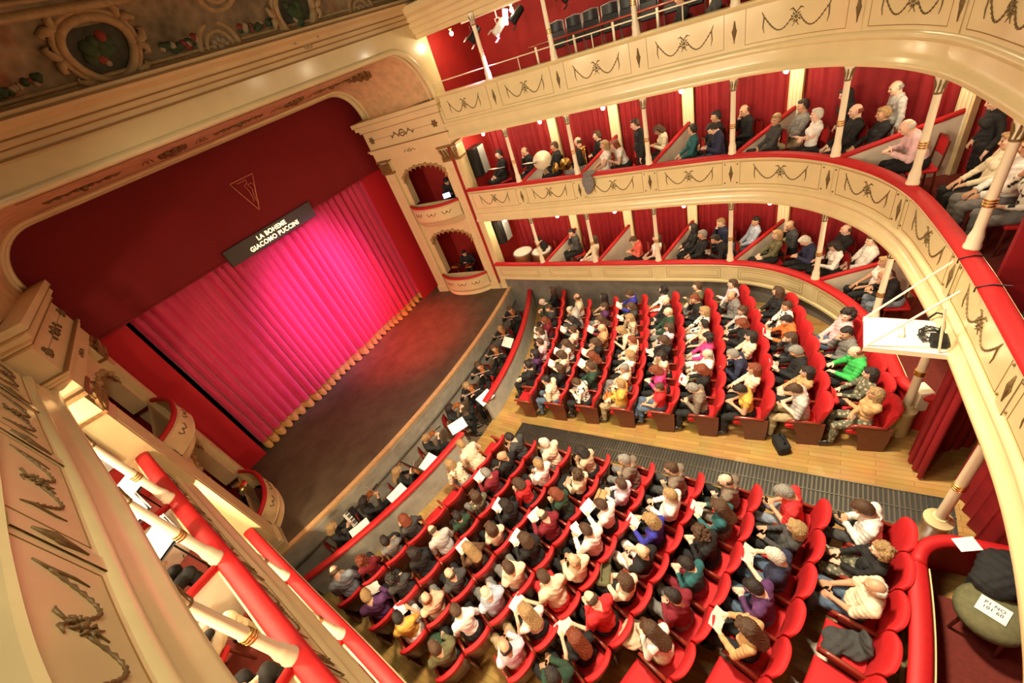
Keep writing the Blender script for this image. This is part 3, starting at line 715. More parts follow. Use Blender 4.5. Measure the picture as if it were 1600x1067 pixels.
def painted():
    m = mat('painted_cove', (0.2, 0.15, 0.09), 0.75); nt = m.node_tree; b = nt.nodes['Principled BSDF']; tc = nt.nodes.new('ShaderNodeTexCoord')
    n1 = nt.nodes.new('ShaderNodeTexNoise'); n1.inputs['Scale'].default_value = 1.1; n1.inputs['Detail'].default_value = 6
    n2 = nt.nodes.new('ShaderNodeTexVoronoi'); n2.inputs['Scale'].default_value = 7
    r1 = nt.nodes.new('ShaderNodeValToRGB'); e = r1.color_ramp.elements
    e[0].position = 0.3; e[0].color = (0.15, 0.13, 0.085, 1); e[1].position = 0.62; e[1].color = (0.44, 0.34, 0.21, 1)
    q = e.new(0.72); q.color = (0.42, 0.17, 0.09, 1); q = e.new(0.47); q.color = (0.30, 0.26, 0.16, 1)
    mx = nt.nodes.new('ShaderNodeMixRGB'); mx.blend_type = 'MULTIPLY'; mx.inputs[0].default_value = 0.5
    for n in (n1, n2): nt.links.new(tc.outputs['Object'], n.inputs['Vector'])
    nt.links.new(n1.outputs['Fac'], r1.inputs[0]); nt.links.new(r1.outputs[0], mx.inputs[1]); nt.links.new(n2.outputs['Distance'], mx.inputs[2]); nt.links.new(mx.outputs[0], b.inputs['Base Color'])
    return m
COVE = painted()
def cove(x, f):  # f 0..1 up the cove
    a = f * math.pi / 2 * 0.9; return Vector((x, 8.75 - 2.6 * (1 - math.cos(a)) - 0.25 * f, 9.30 + 1.75 * math.sin(a)))
mb = MB(); mb.grid([[cove(x, f) for f in np.linspace(0, 1, 14)] for x in np.linspace(-4.0, 12.0, 30)]); structure(mb, 'ceiling_cove', COVE, True)
mb = MB()
for f, r in ((0.02, 0.05), (0.05, 0.03), (0.35, 0.06), (0.40, 0.035)): mb.tube([cove(x, f) for x in np.linspace(-4, 12, 20)], r, 8)
structure(mb, 'trim_cove', mat('aged_gilt_moulding', (0.50, 0.36, 0.18), 0.5, noise=0.2, nscale=10), True)
DUSK = mat('painted_medallion', (0.045, 0.055, 0.035), 0.6, noise=0.6, nscale=6)
ROSE = mat('painted_rose', (0.30, 0.05, 0.03), 0.7); LEAF = mat('painted_leaf', (0.05, 0.09, 0.035), 0.7); PALE = mat('painted_pale_flower', (0.45, 0.36, 0.24), 0.7)
MOULD = bpy.data.materials['aged_gilt_moulding']
def medallion(x, fc, w, hgt, label):
    c = cove(x, fc); t = (cove(x, fc + 0.02) - cove(x, fc - 0.02)).normalized(); nx = Vector((1, 0, 0)); nn = nx.cross(t); 
    if nn.y > 0: nn = -nn
    r = empty('medallion', c, 0, label, 'medallion')
    def e(k, a, d):
        q = 1 + 0.18 * math.sin(a); return nx * (w * k * math.cos(a) * q) + t * (hgt * k * math.sin(a)) + nn * d
    A = np.linspace(0, 2 * math.pi, 33)
    mb = MB(); mb.add([e(1, a, 0.03) for a in A[:-1]], [tuple(range(32))]); pic = mb.build('painting', DUSK, r)
    mb = MB(); mb.tube([e(1.03, a, 0.05) for a in A], 0.06, 8); mb.tube([e(1.22, a, 0.04) for a in A], 0.04, 8); mb.build('frame', MOULD, r, True)
    mb = MB()
    for a in np.linspace(0, 2 * math.pi, 9)[:-1]:
        for s2 in (-1, 1):
            mb.tube([e(1.22, a, 0.05), e(1.4, a + s2 * 0.12, 0.08), e(1.5, a + s2 * 0.25, 0.06), e(1.38, a + s2 * 0.3, 0.05)], [0.05, 0.06, 0.04, 0.02], 6)
    mb.build('scroll', MOULD, r, True)
    q = random.Random(int(x * 10)); 
    for m, n, k, nm in ((ROSE, 4, 0.07, 'rose_cluster'), (LEAF, 9, 0.09, 'leaf_cluster'), (PALE, 5, 0.045, 'pale_flower')):
        mb = MB()
        for _ in range(n): mb.ball(e(0.5 * q.random(), q.random() * 6.28, 0.035), k * (0.7 + 0.6 * q.random()), 6, 0, (1, 0.5, 1))
        mb.build(nm, m, pic, True)
medallion(3.3, 0.165, 0.42, 0.37, 'large oval painted medallion with dark flowers on ceiling cove, left one')
medallion(6.75, 0.12, 0.40, 0.40, 'oval painted medallion with dark flowers on ceiling cove, right one')
for i, (x, f, lab) in enumerate([(5.05, 0.03, 'half-round gilt shell on lower edge of cove between the medallions'), (8.5, 0.0, 'half-round gilt shell on lower edge of cove at the corner'), (5.3, 0.34, 'half-round gilt shell on upper edge of cove')]):
    c = cove(x, f); r = empty('cove_shell', c, 0, lab, 'ornament'); t = (cove(x, f + 0.02) - cove(x, f - 0.02)).normalized() * (1 if f < 0.2 else -1)
    mb = MB()
    for k, rr in ((0.36, 0.05), (0.24, 0.04)): mb.tube([Vector((k * math.cos(a), 0, 0)) + t * (k * math.sin(a)) for a in np.linspace(0, math.pi, 14)], rr, 8)
    mb.build('moulding', MOULD, r, True)
    mb = MB()
    for a in np.linspace(0.3, math.pi - 0.3, 5): mb.ball(Vector((0.12 * math.cos(a), 0, 0)) + t * (0.12 * math.sin(a)), 0.05, 6)
    mb.ball((0, 0, 0), 0.07, 6); mb.build('flower', PALE, r, True)
q = random.Random(3)
for lab, x0, x1 in (('painted flower swag on cove right of the left medallion', 4.1, 4.7), ('painted flower swag on cove left of the right medallion', 5.5, 6.2), ('painted flower swag on cove left of the left medallion', 1.6, 2.5)):
    r = empty('flower_swag', cove((x0 + x1) / 2, 0.09), 0, lab, 'ornament')
    for m, n, nm in ((LEAF, 16, 'leaf_cluster'), (ROSE, 6, 'rose_cluster'), (PALE, 8, 'pale_flower')):
        mb = MB()
        for _ in range(n):
            u = q.random(); p = cove(x0 + (x1 - x0) * u, 0.07 + 0.03 * q.random() + 0.05 * abs(u - 0.5)); mb.ball(p - Vector(r.location), 0.03 + 0.035 * q.random(), 6)
        mb.build(nm, m, r, True)
# ================================================================ stage dressing
def pleats(x0, x1, y, z0, z1, n, amp, m, name, hem=0.0):
    mb = MB(); k = n * 8; rows = []
    for z in np.linspace(z0, z1, 10):
        f = (z - z0) / (z1 - z0); row = []
        for i in range(k + 1):
            u = i / k; ph = u * n * 2 * math.pi + 1.6 * math.sin(u * 17) + 0.7 * math.sin(u * 41)
            a = amp * (1.15 - 0.5 * f) * (0.75 + 0.35 * math.sin(u * 23 + 1)); 
            row.append((x0 + (x1 - x0) * u + 0.35 * a * math.cos(ph), y + a * math.sin(ph), z + (hem * math.sin(ph) if z == z0 else 0)))
        rows.append(row)
    mb.grid(rows); return mb
mb = MB(); mb.box((5.2, 13.6, 4.7), (12.0, 0.06, 7.8)); structure(mb, 'wall_stage_back', BLACK)
hc = empty('house_curtain', (5.2, 12.45, STAGE_Z), 0, 'closed crimson pleated house curtain lit pink, with gold fringe along its hem', 'curtain')
mb = pleats(1.50 - 5.2, 9.08 - 5.2, 0, 0.27, 4.95, 30, 0.11, RED_HOUSE, ''); mb.build('drape', RED_HOUSE, hc, True)
mb = pleats(1.50 - 5.2, 9.08 - 5.2, -0.015, 0.045, 0.30, 30, 0.13, FRINGE, '', 0.035); mb.build('fringe', FRINGE, hc, True)
mb = pleats(1.50 - 5.2, 9.08 - 5.2, -0.03, 0.285, 0.32, 30, 0.125, FRINGE, ''); mb.build('fringe_heading', mat('gold_braid', (0.35, 0.16, 0.03), 0.5), hc, True)
def flat(nm, x0, x1, y, z0, z1, m, label, cat):
    mb = MB(); mb.box(((x0 + x1) / 2, y, (z0 + z1) / 2), (x1 - x0, 0.05, z1 - z0)); return tag(mb.build(nm, m), label, cat)
flat('side_flat', 8.98, 9.93, 12.32, STAGE_Z, 5.75, RED_STAGE, 'smooth red cloth side flat beside the curtain, far side of stage', 'stage flat')
flat('side_flat', 0.2, 1.42, 12.32, STAGE_Z, 5.75, RED_STAGE, 'smooth red cloth side flat beside the curtain, near side of stage', 'stage flat')
for x0, x1, lab in ((9.6, 10.9, 'black masking drape in the gap behind far proscenium pilaster'), (-0.6, 0.75, 'black masking drape in the gap behind near proscenium pilaster')):
    mb = pleats(x0, x1, 12.75, STAGE_Z, 8.6, 8, 0.05, BLACK, ''); tag(mb.build('masking_drape', BLACK, None, True), lab, 'drape')
bp = empty('pelmet', (5.2, 12.2, 5.72), 0, 'shade-darkened red cloth pelmet above the curtain bearing a triangular emblem', 'pelmet')
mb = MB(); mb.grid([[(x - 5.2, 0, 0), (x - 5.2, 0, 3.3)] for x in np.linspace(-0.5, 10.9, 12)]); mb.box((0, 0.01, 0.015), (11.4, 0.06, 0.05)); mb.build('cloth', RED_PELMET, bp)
EMB = mat('emblem_thread', (0.72, 0.22, 0.12), 0.6)
mb = MB(); T = [(5.20, 7.19), (5.87, 7.19), (5.46, 6.38)]
def ep(p): return (p[0] - 5.2, -0.02, p[1] - 5.72)
for a, b in ((0, 1), (1, 2), (2, 0)): mb.tube([ep(T[a]), ep(T[b])], 0.014, 6)
for L_ in ([(5.36, 7.13), (5.62, 7.13), (5.60, 7.05), (5.50, 7.02), (5.53, 6.86), (5.50, 6.66), (5.47, 6.60)], [(5.58, 7.0), (5.70, 7.02), (5.73, 6.93), (5.66, 6.80), (5.60, 6.66), (5.56, 6.52)], [(5.60, 6.98), (5.63, 6.88), (5.57, 6.74), (5.54, 6.60)]):
    mb.tube([ep(p) for p in L_], 0.010, 6)
mb.build('emblem', EMB, bp, True)
sg = empty('surtitle_screen', (5.38, 12.11, 5.54), 0, 'long dark surtitle screen hung at pelmet edge with two glowing lines of text', 'screen')
mb = MB(); mb.box((0, 0.04, 0.21), (2.82, 0.09, 0.43), ch=0.01); mb.build('panel', mat('screen_panel', (0.06, 0.05, 0.045), 0.35), sg)
GLOW = mat('glowing_letters', (1, 0.9, 0.5), 0.5, emit=(1.0, 0.78, 0.30), estr=3.2)
def text(body, size, loc, m, parent, nm='lettering', rot=(math.pi / 2, 0, 0), ext=0.002, spacing=1.1, bold=0.012):
    cu = bpy.data.curves.new(nm, 'FONT'); cu.body = body; cu.size = size; cu.align_x = 'CENTER'; cu.extrude = ext; cu.space_character = spacing; cu.offset = bold * size
    o = bpy.data.objects.new(nm, cu); COL.objects.link(o); o.location = loc; o.rotation_euler = rot
    dg = bpy.context.evaluated_depsgraph_get(); dg.update(); me = bpy.data.meshes.new_from_object(o.evaluated_get(dg))
    o2 = bpy.data.objects.new(nm, me); COL.objects.link(o2); o2.parent = parent; o2.location = loc; o2.rotation_euler = rot; me.materials.clear(); me.materials.append(m)
    bpy.data.objects.remove(o); return o2
text('LA BOHEME', 0.165, (0.0, -0.012, 0.235), GLOW, sg); text('GIACOMO PUCCINI', 0.165, (0.0, -0.012, 0.065), GLOW, sg)
# low wall of the orchestra pit with red padded top, in two halves
for x0, x1, lab in ((-0.35, 3.98, 'grey orchestra pit wall with red padded top, in front of near block'), (5.05, 10.05, 'grey orchestra pit wall with red padded top, in front of far block')):
    X = list(np.linspace(x0, x1, 24)); r = empty('pit_wall', ((x0 + x1) / 2, pit_y((x0 + x1) / 2), 0), 0, lab, 'pit wall', 'pit walls'); o = Vector(r.location)
    mb = MB(); rows = [[Vector((x, pit_y(x) + d, z)) - o for d, z in ((-0.05, 0.74), (-0.05, -0.1), (0.05, -0.28), (0.05, 0.74))] for x in X]; mb.grid(rows, 0, True)
    mb.f.append((0, 1, 2, 3)); mb.m.append(0); k = len(mb.v) - 4; mb.f.append((k, k + 1, k + 2, k + 3)); mb.m.append(0)
    mb.build('wall_panel', GREY, r)
    mb = MB(); sec = [(-0.085, 0.73), (-0.09, 0.77), (-0.05, 0.80), (0.05, 0.80), (0.09, 0.77), (0.085, 0.73)]
    mb.grid([[Vector((x, pit_y(x) + d, z)) - o for d, z in sec] for x in X], 0, True); n = len(sec); k = len(mb.v) - n
    mb.f.append(tuple(range(n))); mb.m.append(0); mb.f.append(tuple(range(k, k + n))); mb.m.append(0); mb.build('padded_top', RED_RAIL, r, 60)
# floor grating in the centre aisle
gr = empty('floor_grating', (4.9, 2.0, 0), 0, 'long dark metal ventilation grating set in the central aisle floor', 'grating')
gr.location = (0, 0, 0)
mb = MB(); mb.grid([[(x, y, zf(y) + 0.006) for x in (4.58, 5.18)] for y in (5.75, -2.2)]); mb.build('tray', mat('grating_black', (0.03, 0.028, 0.022), 0.5), gr)
mb = MB()
for y in np.arange(-2.15, 5.72, 0.06): mb.box((4.88, y, zf(y) + 0.014), (0.58, 0.022, 0.012), Matrix.Rotation(-math.atan(SLOPE), 3, 'X'))
for x in (4.59, 4.88, 5.17): mb.tube([(x, 5.75, zf(5.75) + 0.016), (x, -2.2, zf(-2.2) + 0.016)], 0.014, 4)
mb.build('bars', mat('grating_steel', (0.26, 0.25, 0.21), 0.3, metal=0.9), gr)
# ================================================================ people
SKIN_C = {'fair': (0.80, 0.52, 0.38), 'mid': (0.70, 0.41, 0.27), 'tan': (0.60, 0.33, 0.20)}
SKIN = {k: mat('skin_' + k, c, 0.5, noise=0.05, nscale=12) for k, c in SKIN_C.items()}
for m_ in SKIN.values(): m_.node_tree.nodes['Principled BSDF'].inputs['Subsurface Weight'].default_value = 0.0
EYE = mat('eye_dark', (0.03, 0.02, 0.015), 0.2); LIPS = mat('lips', (0.55, 0.16, 0.13), 0.4); NAIL = None
HAIR_C = {'dark': (0.018, 0.012, 0.010), 'brown': (0.085, 0.040, 0.018), 'blond': (0.42, 0.26, 0.11), 'grey': (0.30, 0.28, 0.25), 'white': (0.72, 0.68, 0.60), 'auburn': (0.22, 0.045, 0.015)}
def hairmat(n, c):
    m = mat('hair_' + n, c, 0.45, noise=0.5, nscale=60, bump=0.6, bscale=120); return m
HAIR = {k: hairmat(k, c) for k, c in HAIR_C.items()}
CLOTH_C = {'white': (0.86, 0.83, 0.78), 'cream': (0.80, 0.70, 0.50), 'black': (0.012, 0.012, 0.013), 'navy': (0.022, 0.026, 0.065), 'grey': (0.20, 0.19, 0.18), 'light grey': (0.50, 0.49, 0.47), 'dark grey': (0.055, 0.055, 0.055),
           'dark green': (0.02, 0.055, 0.03), 'bright green': (0.05, 0.50, 0.10), 'red': (0.68, 0.025, 0.03), 'burgundy': (0.22, 0.012, 0.025), 'pink': (0.78, 0.52, 0.54), 'magenta': (0.75, 0.05, 0.25), 'coral': (0.80, 0.14, 0.10),
           'tan': (0.56, 0.34, 0.15), 'beige': (0.62, 0.50, 0.34), 'royal blue': (0.035, 0.035, 0.38), 'pale blue': (0.46, 0.53, 0.68), 'grey blue': (0.24, 0.28, 0.34), 'mustard': (0.66, 0.40, 0.07), 'orange': (0.70, 0.16, 0.03), 'brown': (0.12, 0.055, 0.025),
           'olive': (0.14, 0.13, 0.06), 'teal': (0.02, 0.12, 0.13), 'purple': (0.10, 0.03, 0.12), 'denim': (0.085, 0.13, 0.20), 'taupe': (0.21, 0.16, 0.12), 'khaki': (0.42, 0.32, 0.18), 'lilac': (0.68, 0.60, 0.72)}
CLOTH = {k: mat('cloth_' + k.replace(' ', '_'), c, 0.85, noise=0.18, nscale=14, bump=0.25, bscale=30) for k, c in CLOTH_C.items()}
def patterned(name, c1, c2, scale):
    m = mat(name, c1, 0.85); nt = m.node_tree; b = nt.nodes['Principled BSDF']; tc = nt.nodes.new('ShaderNodeTexCoord'); v = nt.nodes.new('ShaderNodeTexVoronoi'); v.inputs['Scale'].default_value = scale
    r = nt.nodes.new('ShaderNodeValToRGB'); r.color_ramp.interpolation = 'CONSTANT'; r.color_ramp.elements[0].color = (*c2, 1); r.color_ramp.elements[1].color = (*c1, 1); r.color_ramp.elements[1].position = 0.36
    nt.links.new(tc.outputs['Object'], v.inputs['Vector']); nt.links.new(v.outputs['Distance'], r.inputs[0]); nt.links.new(r.outputs[0], b.inputs['Base Color']); return m
CLOTH['spotted'] = patterned('cloth_spotted', (0.85, 0.80, 0.70), (0.02, 0.02, 0.02), 14)
CLOTH['floral'] = patterned('cloth_floral', (0.12, 0.12, 0.08), (0.42, 0.36, 0.24), 16)
CLOTH['flowered'] = patterned('cloth_flowered', (0.80, 0.70, 0.52), (0.30, 0.22, 0.10), 12)
SHOE = mat('shoe_leather', (0.02, 0.014, 0.010), 0.35)
RES = 0.0085
def v3(*a): return np.array(a, float)
def rotx(a): c, s = math.cos(a), math.sin(a); return np.array([[1, 0, 0], [0, c, -s], [0, s, c]])
def roty(a): c, s = math.cos(a), math.sin(a); return np.array([[c, 0, s], [0, 1, 0], [-s, 0, c]])
def rotz(a): c, s = math.cos(a), math.sin(a); return np.array([[c, -s, 0], [s, c, 0], [0, 0, 1]])
class Sdf:
    """round cones and ellipsoids blended into one surface"""
    def __init__(s): s.p = []
    def cone(s, a, b, ra, rb, lab, k=0.03): s.p.append(('c', np.array(a, float), np.array(b, float), ra, rb, lab, k)); return s
    def ell(s, c, r, lab, k=0.03, R=None): s.p.append(('e', np.array(c, float), np.array(r, float), R, None, lab, k)); return s
    @staticmethod
    def dist(q, P):
        if q[0] == 'c':
            a, b, ra, rb = q[1:5]; ba = b - a; pa = P - a
            h = np.clip((pa @ ba) / (ba @ ba + 1e-12), 0, 1)
            return np.linalg.norm(pa - h[..., None] * ba, axis=-1) - (ra + (rb - ra) * h)
        c, r, R = q[1:4]; d = P - c
        if R is not None: d = d @ R
        k0 = np.linalg.norm(d / r, axis=-1); k1 = np.linalg.norm(d / (r * r), axis=-1)
        return k0 * (k0 - 1) / (k1 + 1e-9)
    def bounds(s, q):
        if q[0] == 'c':
            r = max(q[3], q[4]); return np.minimum(q[1], q[2]) - r, np.maximum(q[1], q[2]) + r
        r = q[2].max() if q[3] is not None else q[2]; return q[1] - r, q[1] + r
    def mesh(s, res):
        lo = np.min([s.bounds(q)[0] for q in s.p], 0) - 0.03; hi = np.max([s.bounds(q)[1] for q in s.p], 0) + 0.03
        n = np.ceil((hi - lo) / res).astype(int) + 1; F = np.full(n, 0.5, np.float32)
        ax = [lo[i] + res * np.arange(n[i]) for i in range(3)]
        for q in s.p:
            a, b = s.bounds(q); pad = 0.045
            i0 = np.maximum(((a - pad - lo) / res).astype(int), 0); i1 = np.minimum(((b + pad - lo) / res).astype(int) + 2, n)
            P = np.stack(np.meshgrid(*[ax[i][i0[i]:i1[i]] for i in range(3)], indexing='ij'), -1)
            d = s.dist(q, P); sl = tuple(slice(i0[i], i1[i]) for i in range(3)); o = F[sl]; k = q[6]
            h = np.maximum(k - np.abs(o - d), 0) / k; F[sl] = np.minimum(o, d) - h * h * k * 0.25
        return surface_nets(F, lo, res)
    def labels(s, V):
        D = np.stack([s.dist(q, V) for q in s.p], 0); return np.array([q[5] for q in s.p])[D.argmin(0)]
def surface_nets(F, lo, res):
    I = F < 0; n = np.array(F.shape)
    c = [(i, j, k) for i in (0, 1) for j in (0, 1) for k in (0, 1)]
    sub = lambda A, o: A[o[0]:n[0] - 1 + o[0], o[1]:n[1] - 1 + o[1], o[2]:n[2] - 1 + o[2]]
    cnt = sum(sub(I, o).astype(np.int8) for o in c); act = (cnt > 0) & (cnt < 8)
    ids = np.full(act.shape, -1, np.int64); idx = np.argwhere(act); ids[act] = np.arange(len(idx))
    vals = {o: sub(F, o)[act] for o in c}; P = np.zeros((len(idx), 3)); W = np.zeros(len(idx))
    for a in c:
        for d in range(3):
            if a[d] == 0:
                b = list(a); b[d] = 1; b = tuple(b); fa, fb = vals[a], vals[b]; m = (fa < 0) != (fb < 0)
                t = np.where(m, fa / np.where(m, fa - fb, 1), 0); p = np.array(a, float)[None].repeat(len(idx), 0); p[:, d] += t
                P[m] += p[m]; W[m] += 1
    V = lo + (idx + P / W[:, None]) * res
    faces = []
    for d in range(3):
        e = [(d + 1) % 3, (d + 2) % 3]; s0 = [slice(None)] * 3; s1 = [slice(None)] * 3; s0[d] = slice(0, n[d] - 1); s1[d] = slice(1, n[d])
        A = I[tuple(s0)]; B = I[tuple(s1)]; x = np.argwhere(A != B)
        ok = np.ones(len(x), bool)
        for q in e: ok &= (x[:, q] >= 1) & (x[:, q] <= n[q] - 2)
        x = x[ok]; sgn = A[tuple(x.T)]
        def cell(o1, o2):
            y = x.copy(); y[:, e[0]] -= o1; y[:, e[1]] -= o2; return ids[tuple(y.T)]
        f = np.stack([cell(0, 0), cell(1, 0), cell(1, 1), cell(0, 1)], 1); f[~sgn] = f[~sgn][:, ::-1]; faces.append(f)
    return V, np.concatenate(faces)
def normals(V, Fc):
    N = np.zeros_like(V); a, b, c, d = (V[Fc[:, i]] for i in range(4)); fn = np.cross(c - a, d - b)
    for i in range(4): np.add.at(N, Fc[:, i], fn)
    return N / (np.linalg.norm(N, axis=1)[:, None] + 1e-12)
def to_mesh(name, V, Fc, mats, mi=None):
    me = bpy.data.meshes.new(name); me.vertices.add(len(V)); me.vertices.foreach_set('co', V.astype(np.float32).ravel())
    me.loops.add(len(Fc) * 4); me.loops.foreach_set('vertex_index', Fc.astype(np.int32).ravel()); me.polygons.add(len(Fc))
    me.polygons.foreach_set('loop_start', np.arange(0, len(Fc) * 4, 4, dtype=np.int32)); me.polygons.foreach_set('loop_total', np.full(len(Fc), 4, dtype=np.int32))
    me.polygons.foreach_set('use_smooth', np.ones(len(Fc), bool))
    for m in mats: me.materials.append(m)
    if mi is not None: me.polygons.foreach_set('material_index', mi.astype(np.int32))
    me.update(calc_edges=True); me.validate(); return me
def ik(sh, wr, hint, l1, l2):
    d = wr - sh; L = min(np.linalg.norm(d), (l1 + l2) * 0.985); u = d / (np.linalg.norm(d) + 1e-9); a = (l1 * l1 - l2 * l2 + L * L) / (2 * L); h = math.sqrt(max(l1 * l1 - a * a, 0))
    p = hint - u * (hint @ u); p = p / (np.linalg.norm(p) + 1e-9); return sh + u * a + p * h, sh + u * L
SKN, TOP, LEG, SHO = 0, 1, 2, 3
def body(sex, lean=-8, pitch=12, yaw=0, roll=0, hands=((0.10, 0.26, 0.66), (-0.10, 0.26, 0.66)), hint=((0.6, -0.5, -0.6), (-0.6, -0.5, -0.6)), knees=(0.13, 0.13), cross=False, stand=False, sleeves='long', curl=0.9, hdir=None, skirt=False):
    S = Sdf(); k = 1.0 if sex == 'm' else 0.94; f = sex == 'f'
    hip = v3(0, 0, 0.56) if not stand else v3(0, 0, 0.94 * k)
    R = rotx(-math.radians(lean))           # lean forward positive
    def T(x, y, z): return hip + R @ (v3(x, y, z) * k)
    sw = 0.185 if not f else 0.165
    S.ell(T(0, 0.0, 0.0), v3(0.165, 0.125, 0.12) * k if not f else v3(0.17, 0.13, 0.125) * k, LEG, 0.05)
    S.ell(T(0, 0.015, 0.17), v3(0.145, 0.112, 0.16) * k if not f else v3(0.125, 0.10, 0.16) * k, TOP, 0.06, R)
    S.ell(T(0, 0.0, 0.38), v3(0.165, 0.115, 0.17) * k if not f else v3(0.145, 0.105, 0.16) * k, TOP, 0.06, R)
    if f:
        for e in (-1, 1): S.ell(T(e * 0.068, 0.085, 0.355), v3(0.062, 0.055, 0.06) * k, TOP, 0.04)
    else: S.ell(T(0, 0.15 * 0.1, 0.12), v3(0.14, 0.13, 0.11) * k, TOP, 0.06, R)
    shz = 0.475
    S.cone(T(-sw + 0.03, -0.015, shz), T(sw - 0.03, -0.015, shz), 0.062 * k, 0.062 * k, TOP, 0.06)
    S.cone(T(-0.05, -0.01, shz + 0.045), T(0.05, -0.01, shz + 0.045), 0.05 * k, 0.05 * k, TOP, 0.05)
    nk = T(0, -0.01, 0.50); HR = R @ rotz(math.radians(yaw)) @ rotx(-math.radians(pitch)) @ roty(math.radians(roll))
    hb = T(0, 0.005, 0.60); hc = hb + HR @ (v3(0, 0.028, 0.105) * k); nr = 0.056 if not f else 0.047
    S.cone(nk, hb + HR @ (v3(0, 0.0, 0.03) * k), nr * 1.05 * k, nr * k, SKN, 0.035)
    H = lambda x, y, z: hc + HR @ (v3(x, y, z) * k)
    S.ell(hc, v3(0.076, 0.096, 0.10) * k, SKN, 0.03, HR); S.ell(H(0, 0.03, -0.055), v3(0.060, 0.062, 0.068) * k, SKN, 0.035, HR); S.ell(H(0, 0.068, -0.098), v3(0.026, 0.022, 0.022) * k, SKN, 0.025, HR)
    S.cone(H(0, 0.094, 0.012), H(0, 0.112, -0.034), 0.009 * k, 0.014 * k, SKN, 0.012); S.ell(H(0, 0.098, -0.04), v3(0.019, 0.012, 0.010) * k, SKN, 0.008, HR)
    for e in (-1, 1):
        S.cone(H(e * 0.014, 0.091, 0.026), H(e * 0.05, 0.078, 0.028), 0.010 * k, 0.009 * k, SKN, 0.014)     # brow
        S.ell(H(e * 0.045, 0.072, -0.018), v3(0.022, 0.02, 0.02) * k, SKN, 0.02, HR)                      # cheekbone
        S.ell(H(e * 0.078, -0.005, -0.012), v3(0.010, 0.022, 0.034) * k, SKN, 0.008, HR)                  # ear
    S.cone(H(-0.016, 0.088, -0.068), H(0.016, 0.088, -0.068), 0.0095 * k, 0.0095 * k, SKN, 0.008)         # lips
    eyes = [H(e * 0.032, 0.083, 0.004) for e in (-1, 1)]; mouth = H(0, 0.098, -0.068)
    # arms and hands
    wrists = []
    for i, e in enumerate((1, -1)):
        sh = T(e * sw, -0.015, shz - 0.005); w = np.array(hands[i], float)
        el, wr = ik(sh, w, np.array(hint[i], float), 0.29 * k, 0.255 * k)
        S.cone(sh, el, 0.054 * k if not f else 0.046 * k, 0.043 * k if not f else 0.037 * k, TOP, 0.035); 
        if sleeves == 'short':
            S.cone(el * 0.45 + sh * 0.55, el, 0.044 * k, 0.041 * k, SKN, 0.02)
        S.cone(el, wr, 0.042 * k if not f else 0.036 * k, 0.029 * k if not f else 0.025 * k, SKN if sleeves == 'short' else TOP, 0.03)
        fd = (wr - el); fd /= np.linalg.norm(fd) + 1e-9
        d = fd if hdir is None else np.array(hdir[i], float); d = d / np.linalg.norm(d); d = 0.5 * fd + 0.5 * d; d /= np.linalg.norm(d)
        inn = v3(-e, 0, 0) - d * (v3(-e, 0, 0) @ d); inn /= np.linalg.norm(inn) + 1e-9      # towards the other hand
        pn = np.cross(d, inn) * e; 
        if pn[2] > 0: pn = -pn                                                              # palm faces down
        s = inn; hk = 0.97 * k
        S.cone(wr, wr + d * 0.03, 0.028 * hk, 0.028 * hk, SKN, 0.02)
        pc = wr + d * 0.062 * hk; S.ell(pc, v3(0.040, 0.046, 0.017) * hk, SKN, 0.012, np.stack([s, d, pn], 1))
        for q in range(4):
            off = (q - 1.5) * 0.0215 * hk; ln = (0.068, 0.078, 0.073, 0.058)[q] * hk; base = pc + d * 0.038 * hk - s * off * -1.0
            c1 = curl * (0.5 + 0.08 * q); d1 = d * math.cos(c1 * 0.6) + pn * math.sin(c1 * 0.6); d2 = d * math.cos(c1 * 1.5) + pn * math.sin(c1 * 1.5); d3 = d * math.cos(c1 * 2.1) + pn * math.sin(c1 * 2.1)
            p1 = base + d1 * ln * 0.48; p2 = p1 + d2 * ln * 0.32; p3 = p2 + d3 * ln * 0.24
            S.cone(base, p1, 0.0095 * hk, 0.0088 * hk, SKN, 0.004); S.cone(p1, p2, 0.0088 * hk, 0.008 * hk, SKN, 0.003); S.cone(p2, p3, 0.008 * hk, 0.007 * hk, SKN, 0.003)
        tb = wr + d * 0.028 * hk + s * 0.030 * hk; t1 = tb + (d * 0.55 + s * 0.7 + pn * 0.35) * 0.045 * hk; t2 = t1 + (d * 0.85 + s * 0.15 + pn * 0.4) * 0.032 * hk
        S.cone(tb, t1, 0.014 * hk, 0.011 * hk, SKN, 0.012); S.cone(t1, t2, 0.0105 * hk, 0.008 * hk, SKN, 0.004)
        wrists.append((wr, d, pn))
    # legs
    for i, e in enumerate((1, -1)):
        hj = hip + v3(e * 0.09, 0.0, -0.015) * k
        if stand:
            kn = v3(e * 0.095, 0.02, 0.50 * k); an = v3(e * 0.10, -0.01, 0.09)
        else:
            kn = v3(e * knees[i], 0.44 * k, 0.53 * k + 0.01); an = v3(e * (knees[i] + 0.01), 0.45 * k, 0.09)
            if cross and e > 0: kn = v3(0.03, 0.45 * k, 0.63); an = v3(-0.16, 0.56 * k, 0.30)
        S.cone(hj, kn, 0.088 * k, 0.060 * k, LEG, 0.05); S.cone(kn, kn * 0.55 + an * 0.45 + v3(0, -0.012, 0), 0.056 * k, 0.056 * k, LEG, 0.03); S.cone(kn * 0.55 + an * 0.45 + v3(0, -0.012, 0), an, 0.056 * k, 0.040 * k, LEG, 0.03)
        fd = v3(e * 0.12, 1, -0.05) if not (cross and e > 0 and not stand) else v3(-0.3, 0.8, -0.5); fd /= np.linalg.norm(fd)
        he = an + v3(0, -0.02, -0.04); S.cone(he, he + fd * 0.09 + v3(0, 0, -0.0), 0.044 * k, 0.040 * k, SHO, 0.025); S.cone(he + fd * 0.09, he + fd * 0.19, 0.040 * k, 0.030 * k, SHO, 0.025)
